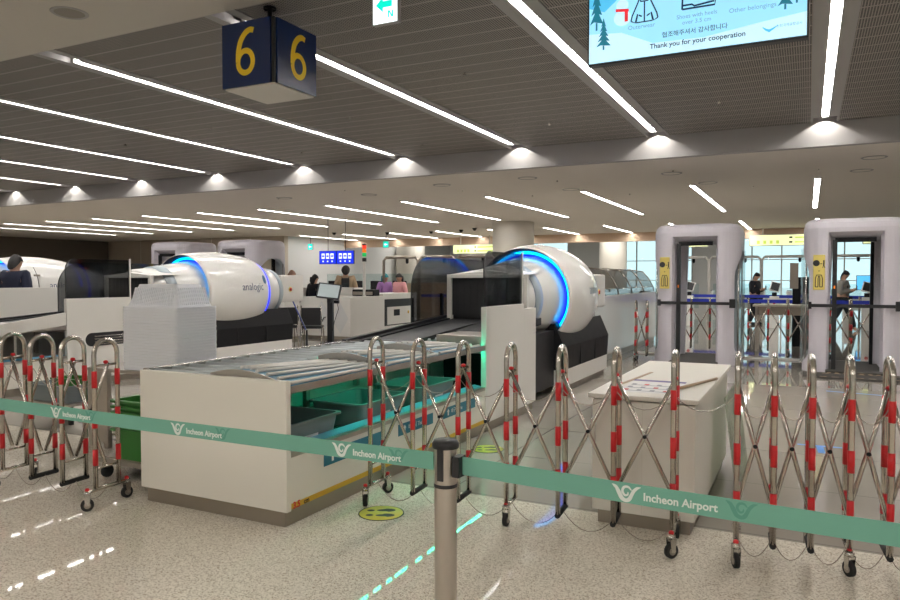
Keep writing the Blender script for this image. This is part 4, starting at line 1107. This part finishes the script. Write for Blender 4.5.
# wide portal frames and posts with screens of the departure check
def portal(x, y, w_, h, label, m='white'):
    t = thing('detector_frame',label,'frame',(x,y,0),0,'portal frames in the far hall')
    for s in (-1,1): MB().tube([(s*w_/2,0,0),(s*w_/2,0,h-.1),(s*(w_/2-.1),0,h)],.045,8).build('post',m,t)
    MB().tube([(-w_/2+.1,0,h),(w_/2-.1,0,h)],.05,8).build('beam',m,t)
    MB().lathe([(.05,h-.05),(.05,h-.16),(.03,h-.2)],c=(w_*.2,-.02,0),n=10).build('sensor','charcoal',t)
for k, x in enumerate((-4.1,-2.35,-.6,1.15)): portal(x,27.5,1.72,2.35,'pale portal frame beyond the body scanners, %s of four from the left' % OR[k])
for k, x in enumerate((-10.5,-9.2,-7.9)): portal(x-1.0,19.5,1.25,2.25,'dark portal frame behind the arched smoked guard, %s of three from the left' % OR[k],'kick')
def kiosk(x, y, label, h=1.5):
    t = thing('check_post',label,'kiosk',(x,y,0),0,'white check posts')
    box('body','white_gloss',t,-.14,.14,-.12,.12,0,h*.68,.02); box('neck','charcoal',t,-.07,.07,-.05,.05,h*.68,h*.76,.01)
    s = MB().box(-.15,.15,-.03,.03,-.16,.16).build('display','white_gloss',t,.02,loc=(.02,0,h*.88),rot=(-.3,.25,0)); MB().box(-.12,.12,-.035,-.03,-.13,.13).build('lit_face','black',s)
    MB().lathe([(0,0),(.05,.0),(.05,.02),(0,.02)],'y',(0,-.14,h*.55),12).build('red_mark','red',t)
for k, (x, y) in enumerate(((-3.55,25.),(-2.2,25.),(-.95,25.),(.35,25.),(1.6,25.))): kiosk(x,y,'white check post with tilted black screen, %s of five beyond the body scanners' % OR[k])
# glass turnstile panels far behind: pale glass with posts
def turnstile(x, y, label):
    t = thing('glass_gate',label,'gate',(x,y,0),0,'glass gates in the far hall')
    box('pedestal','pale_wall',t,-.10,.10,-.6,.6,0,1.05,.03); box('top','charcoal',t,-.09,.09,-.5,.5,1.05,1.07,.004); MB().box(.10,.55,-.01,.01,.25,1.35).build('glass_wing','clear_glass',t)
for k in range(12): turnstile(-7.0+1.05*k,33.5,'glass gate with pale pedestal in the far hall, %s of twelve from the left' % OR[k])
# blue belt barriers
def blue_belts(x0, x1, y, zz, label, n):
    t = thing('blue_belt_line',label,'barrier',(x0,y,0),0,'blue belt lines')
    for k in range(n+1): MB().tube([(k*(x1-x0)/n,0,0),(k*(x1-x0)/n,0,1.0)],.03,8).build('post','kick',t)
    for z in zz: MB().box(0,x1-x0,-.004,.004,z-.05,z+.05).build('belt','blue_paint',t)
blue_belts(-5.2,2.6,22.5,(.93,),'nearer blue belt line beyond the body scanners',5); blue_belts(-5.4,3.2,26.3,(.98,),'farther blue belt line beyond the body scanners',5)
blue_belts(-17.5,-9.0,24.,(.93,),'blue belt line behind the people at the long counter',5)
# inspection table behind the scanners
t = thing('inspection_table','pale inspection table with grey apron behind the far barrier','table',(-.45,17.2,0))
box('top','cream',t,-.62,.62,-.35,.35,.98,1.02,.006); box('apron','kick',t,-.55,.60,-.30,.30,.80,.98,.004)
for x in (-.57,.53):
    for y in (-.30,.26): box('leg','cream',t,x,x+.05,y,y+.05,0,.98,.003)
t = thing('equipment_cabinet','dark upright cabinet seen through the right scanner glass','cabinet',(-.22,16.9,0)) if False else None
t = thing('wall_terminal','tall dark terminal beside the right body scanner','terminal',(-.32,18.6,0))
box('body','charcoal',t,-.0,.34,-.1,.1,0,1.62,.01); box('display','kick',t,-.06,.12,-.14,-.08,1.35,1.95,.01)
t = thing('wall_monitor','bright blue monitor behind the woman in a black cap','monitor',(2.05,31.,0))
box('stand','white',t,-.05,.05,-.04,.04,0,1.2,.006); box('casing','charcoal',t,-.42,.42,-.03,.03,1.15,1.7,.01); MB().box(-.40,.40,-.034,-.03,1.17,1.68).build('display','lit_monitor_blue',t)
t = thing('information_desk','brown information desk behind the pink coat','desk',(-16.,30.,0))
box('body','tan',t,-2.6,4.2,-.3,.3,0,1.35,.01); box('top','cream',t,-2.7,4.3,-.36,.36,1.35,1.40,.006)
t = thing('screen_row','white desk screens on the counter by the beige coat','desk',(-13.6,21.2,0))
box('body','pale_wall',t,-2.2,1.6,-.3,.3,0,1.1,.01)
for k in range(4): MB().box(-1.9+.9*k,-1.35+.9*k,-.05,-.02,1.12,1.5).build('display','charcoal',t)
MB().box(-2.2,1.6,.28,.30,1.1,1.75).build('glass_screen','clear_glass',t)

# ------------------------------------------------------------------ people
def person(label, loc, rz, h, top, bottom, hair='hair', pose='stand', extra=None, hat=None, shoe='cloth_dark', female=False):
    t = thing('person', label, 'person', loc, rz)
    s = h/1.72; V = []; E = []; R = []
    def v(p, r, par=None):
        V.append(tuple(c*s for c in p)); R.append(r*s*(1.0 if r < .02 else 1.22))
        if par is not None: E.append((par, len(V)-1))
        return len(V)-1
    walk = pose == 'walk'; fwd = {'walk': .28}.get(pose, .03)
    pel = v((0,0,.95),.145); ab = v((0,.0,1.10),.130,pel); ch = v((0,.0,1.30),.150,ab); nk0 = v((0,.01,1.44),.075,ch); nk = v((0,-.005,1.50),.052,nk0)
    tilt = -.05 if pose in ('walk','phone') else -.01
    hd0 = v((0,tilt*.6-.005,1.565),.072,nk); hd = v((0,tilt-.012,1.635),.092,hd0); hd2 = v((0,tilt-.004,1.685),.070,hd)
    nose = v((0,tilt-.108,1.615),.012,hd)
    for sd in (-1,1): v((sd*.088,tilt,1.62),.018,hd)
    feet = []; legs = []
    for sd in (-1,1):
        f = fwd*sd
        hip = v((sd*.09,0,.88),.10,pel); kn = v((sd*.095,-f*.55-.02,.48),.064,hip); an = v((sd*.095,-f+(.10 if f < 0 else 0),.09),.042,kn); hl = v((sd*.095,-f-.03+(.08 if f < 0 else 0),.045),.042,an); to = v((sd*.10,-f-.17+(.06 if f < 0 else 0),.033),.033,hl)
        legs.append((hip,kn,an)); feet.append((an,hl,to))
    arms = []
    for sd in (-1,1):
        sh = v((sd*.19,0,1.405),.072,ch)
        if pose == 'stand': el = v((sd*.262,.03,1.12),.052,sh); wr = v((sd*.262,-.06,.89),.036,el); hn = v((sd*.258,-.085,.82),.028,wr); dr = (0,-.02,-.09)
        else: el = v((sd*.225,.0,1.13),.048,sh); wr = v((sd*.09,-.24,1.17),.034,el); hn = v((sd*.06,-.30,1.20),.028,wr); dr = (-sd*.03,-.06,.03)
        arms.append((sh,el,wr,hn))
        for k in range(4):
            o = (k-1.5)*.017
            a = v((V[hn][0]/s+(0 if pose == 'stand' else o*.6),V[hn][1]/s+(o if pose == 'stand' else 0)+dr[1]*.35,V[hn][2]/s+dr[2]*.35+(0 if pose == 'stand' else o*.8)),.009,hn)
            v((V[a][0]/s+dr[0]*.7,V[a][1]/s+dr[1]*(.55+.05*(k%2)),V[a][2]/s+dr[2]*(.5+.08*(1 if k in (1,2) else 0))),.008,a)
        v((V[hn][0]/s-sd*.02,V[hn][1]/s-.03,V[hn][2]/s-.01),.010,hn)
    skin('body',V,E,R,'skin',t,1)
    # clothing follows the body's own joints
    def garment(name, idx, edges, grow, m):
        mp = {i: k for k, i in enumerate(idx)}
        return skin(name,[V[i] for i in idx],[(mp[a],mp[b]) for a,b in edges],[R[i]+g*s for i,g in zip(idx,grow)],m,t,1)
    ix = [pel,ab,ch,nk0]; ed = [(pel,ab),(ab,ch),(ch,nk0)]; gr = [.028,.03,.026,.012]
    for sh,el,wr,hn in arms: ix += [sh,el,wr]; ed += [(ch,sh),(sh,el),(el,wr)]; gr += [.018,.018,.016]
    garment('jacket',ix,ed,gr,top)
    ix = [pel]; ed = []; gr = [.012]
    for hip,kn,an in legs: ix += [hip,kn,an]; ed += [(pel,hip),(hip,kn),(kn,an)]; gr += [.016,.022,.024]
    garment('trousers',ix,ed,gr,bottom)
    for an,hl,to in feet: garment('shoe',[hl,to],[(hl,to)],[.012,.010],shoe)
    hm = MB(); hx, hy, hz = V[hd]; hz -= .012*s
    vs = []; n = 16; m_ = 7
    for i in range(m_+1):
        ph = PI*.5*i/m_
        for k in range(n):
            a = 2*PI*k/n; back = max(0,math.sin(a)); r = .121*s
            zz = math.cos(ph)*.118*s-(.15*s*back*(1 if i == m_ else i/m_))-(.02*s*i/m_ if back <= 0 else 0)
            vs.append((hx+r*math.sin(ph)*math.cos(a)*.94, hy+.014*s+r*math.sin(ph)*math.sin(a)*1.04, hz+.015*s+zz))
    hm.add(vs,[(i*n+k,i*n+(k+1)%n,(i+1)*n+(k+1)%n,(i+1)*n+k) for i in range(m_) for k in range(n)],True)
    if female: hm.tube([(hx,hy+.075*s,hz+.03*s),(hx,hy+.095*s,hz-.08*s),(hx,hy+.09*s,hz-.17*s)],[.085*s,.08*s,.05*s],12)
    hm.build('hair',hat or hair,t)
    if hat == 'cloth_black':
        MB().add([(hx+.085*s*math.cos(a)*q, hy-.05*s-.11*s*math.sin(a)*q-.02*s, hz+.035*s-.01*q) for q in (.4,1) for a in [PI*k/8 for k in range(9)]],[(k,k+1,10+k,9+k) for k in range(8)]).build('cap_brim',hat,t,fix=False)
    e = MB()
    for sd in (-1,1): e.ball((hx+sd*.032*s,hy-.088*s,hz-.002),.011*s,.006*s,.007*s,8)
    e.build('eyes','black',t)
    MB().ball((hx,hy-.087*s,hz-.06*s),.02*s,.006*s,.006*s,8).build('mouth','lips',t)
    if extra: extra(t,s)
    return t
D('lips',(.42,.16,.14),.5)
def backpack(t, s):   # carried item stays a thing of its own
    pass
def carried(name, label, cat, loc, rz, build):
    t = thing(name,label,cat,loc,rz); build(t); return t
def pack(t):
    box('pouch','black_soft',t,-.12,.12,-.02,.12,-.2,.18,.04); box('pocket','cloth_dark',t,-.09,.09,.11,.14,-.16,.02,.02)
    for s_ in (-1,1): MB().tube([(s_*.10,-.02,.18),(s_*.11,-.16,.24),(s_*.11,-.32,.10),(s_*.11,-.22,-.15)],.016,6).build('strap','black_soft',t)
def phone(t): box('case','black',t,-.036,.036,-.005,.005,-.075,.075,.006); MB().box(-.033,.033,.005,.0056,-.07,.07).build('display','monitor_glow',t)
person('man in a dark navy top standing at the far left with his back turned',(-12.98,8.15,.16),3.45,1.84,'cloth_navy','cloth_black')
person('man in black jacket walking beyond the barrier, looking down at his phone',(-1.62,26.6,0),1.15,1.76,'cloth_black','cloth_black',pose='phone')
person('woman in grey top and black cap walking behind the right body scanner',(.95,24.6,0),1.25,1.80,'cloth_grey','cloth_dark',pose='walk',hat='cloth_black',shoe='shoe')
person('man in a beige coat seen from behind under the blue screens',(-12.55,18.0,.0),3.75,1.95,'cloth_beige','cloth_dark')
person('person in purple top and teal cap behind the counter',(-12.15,19.6,0),1.2,1.72,'cloth_purple','cloth_dark',hat='cloth_teal',female=True)
person('woman in a pink coat behind the counter, right of the purple top',(-11.6,19.6,0),-.3,1.72,'cloth_pink','cloth_dark',female=True)
person('person in a brown hooded coat left of the touch monitor',(-13.25,16.3,0),2.6,1.80,'cloth_brown','cloth_dark',hat='cloth_brown')
person('dark-haired person in black just right of the brown coat',(-12.58,16.5,0),2.9,1.68,'cloth_black','cloth_dark',female=True)
carried('backpack','black backpack on the man in the beige coat','backpack',(-12.47,17.87,1.42),3.75,lambda t: pack(t))
carried('backpack','black backpack on the woman in the black cap','backpack',(.80,24.66,1.25),1.25,lambda t: pack(t))
carried('phone','phone held by the woman in the black cap','phone',(1.31,24.49,1.30),1.25,phone)
carried('phone','phone held by the man in the black jacket','phone',(-1.27,26.44,1.27),1.15,phone)
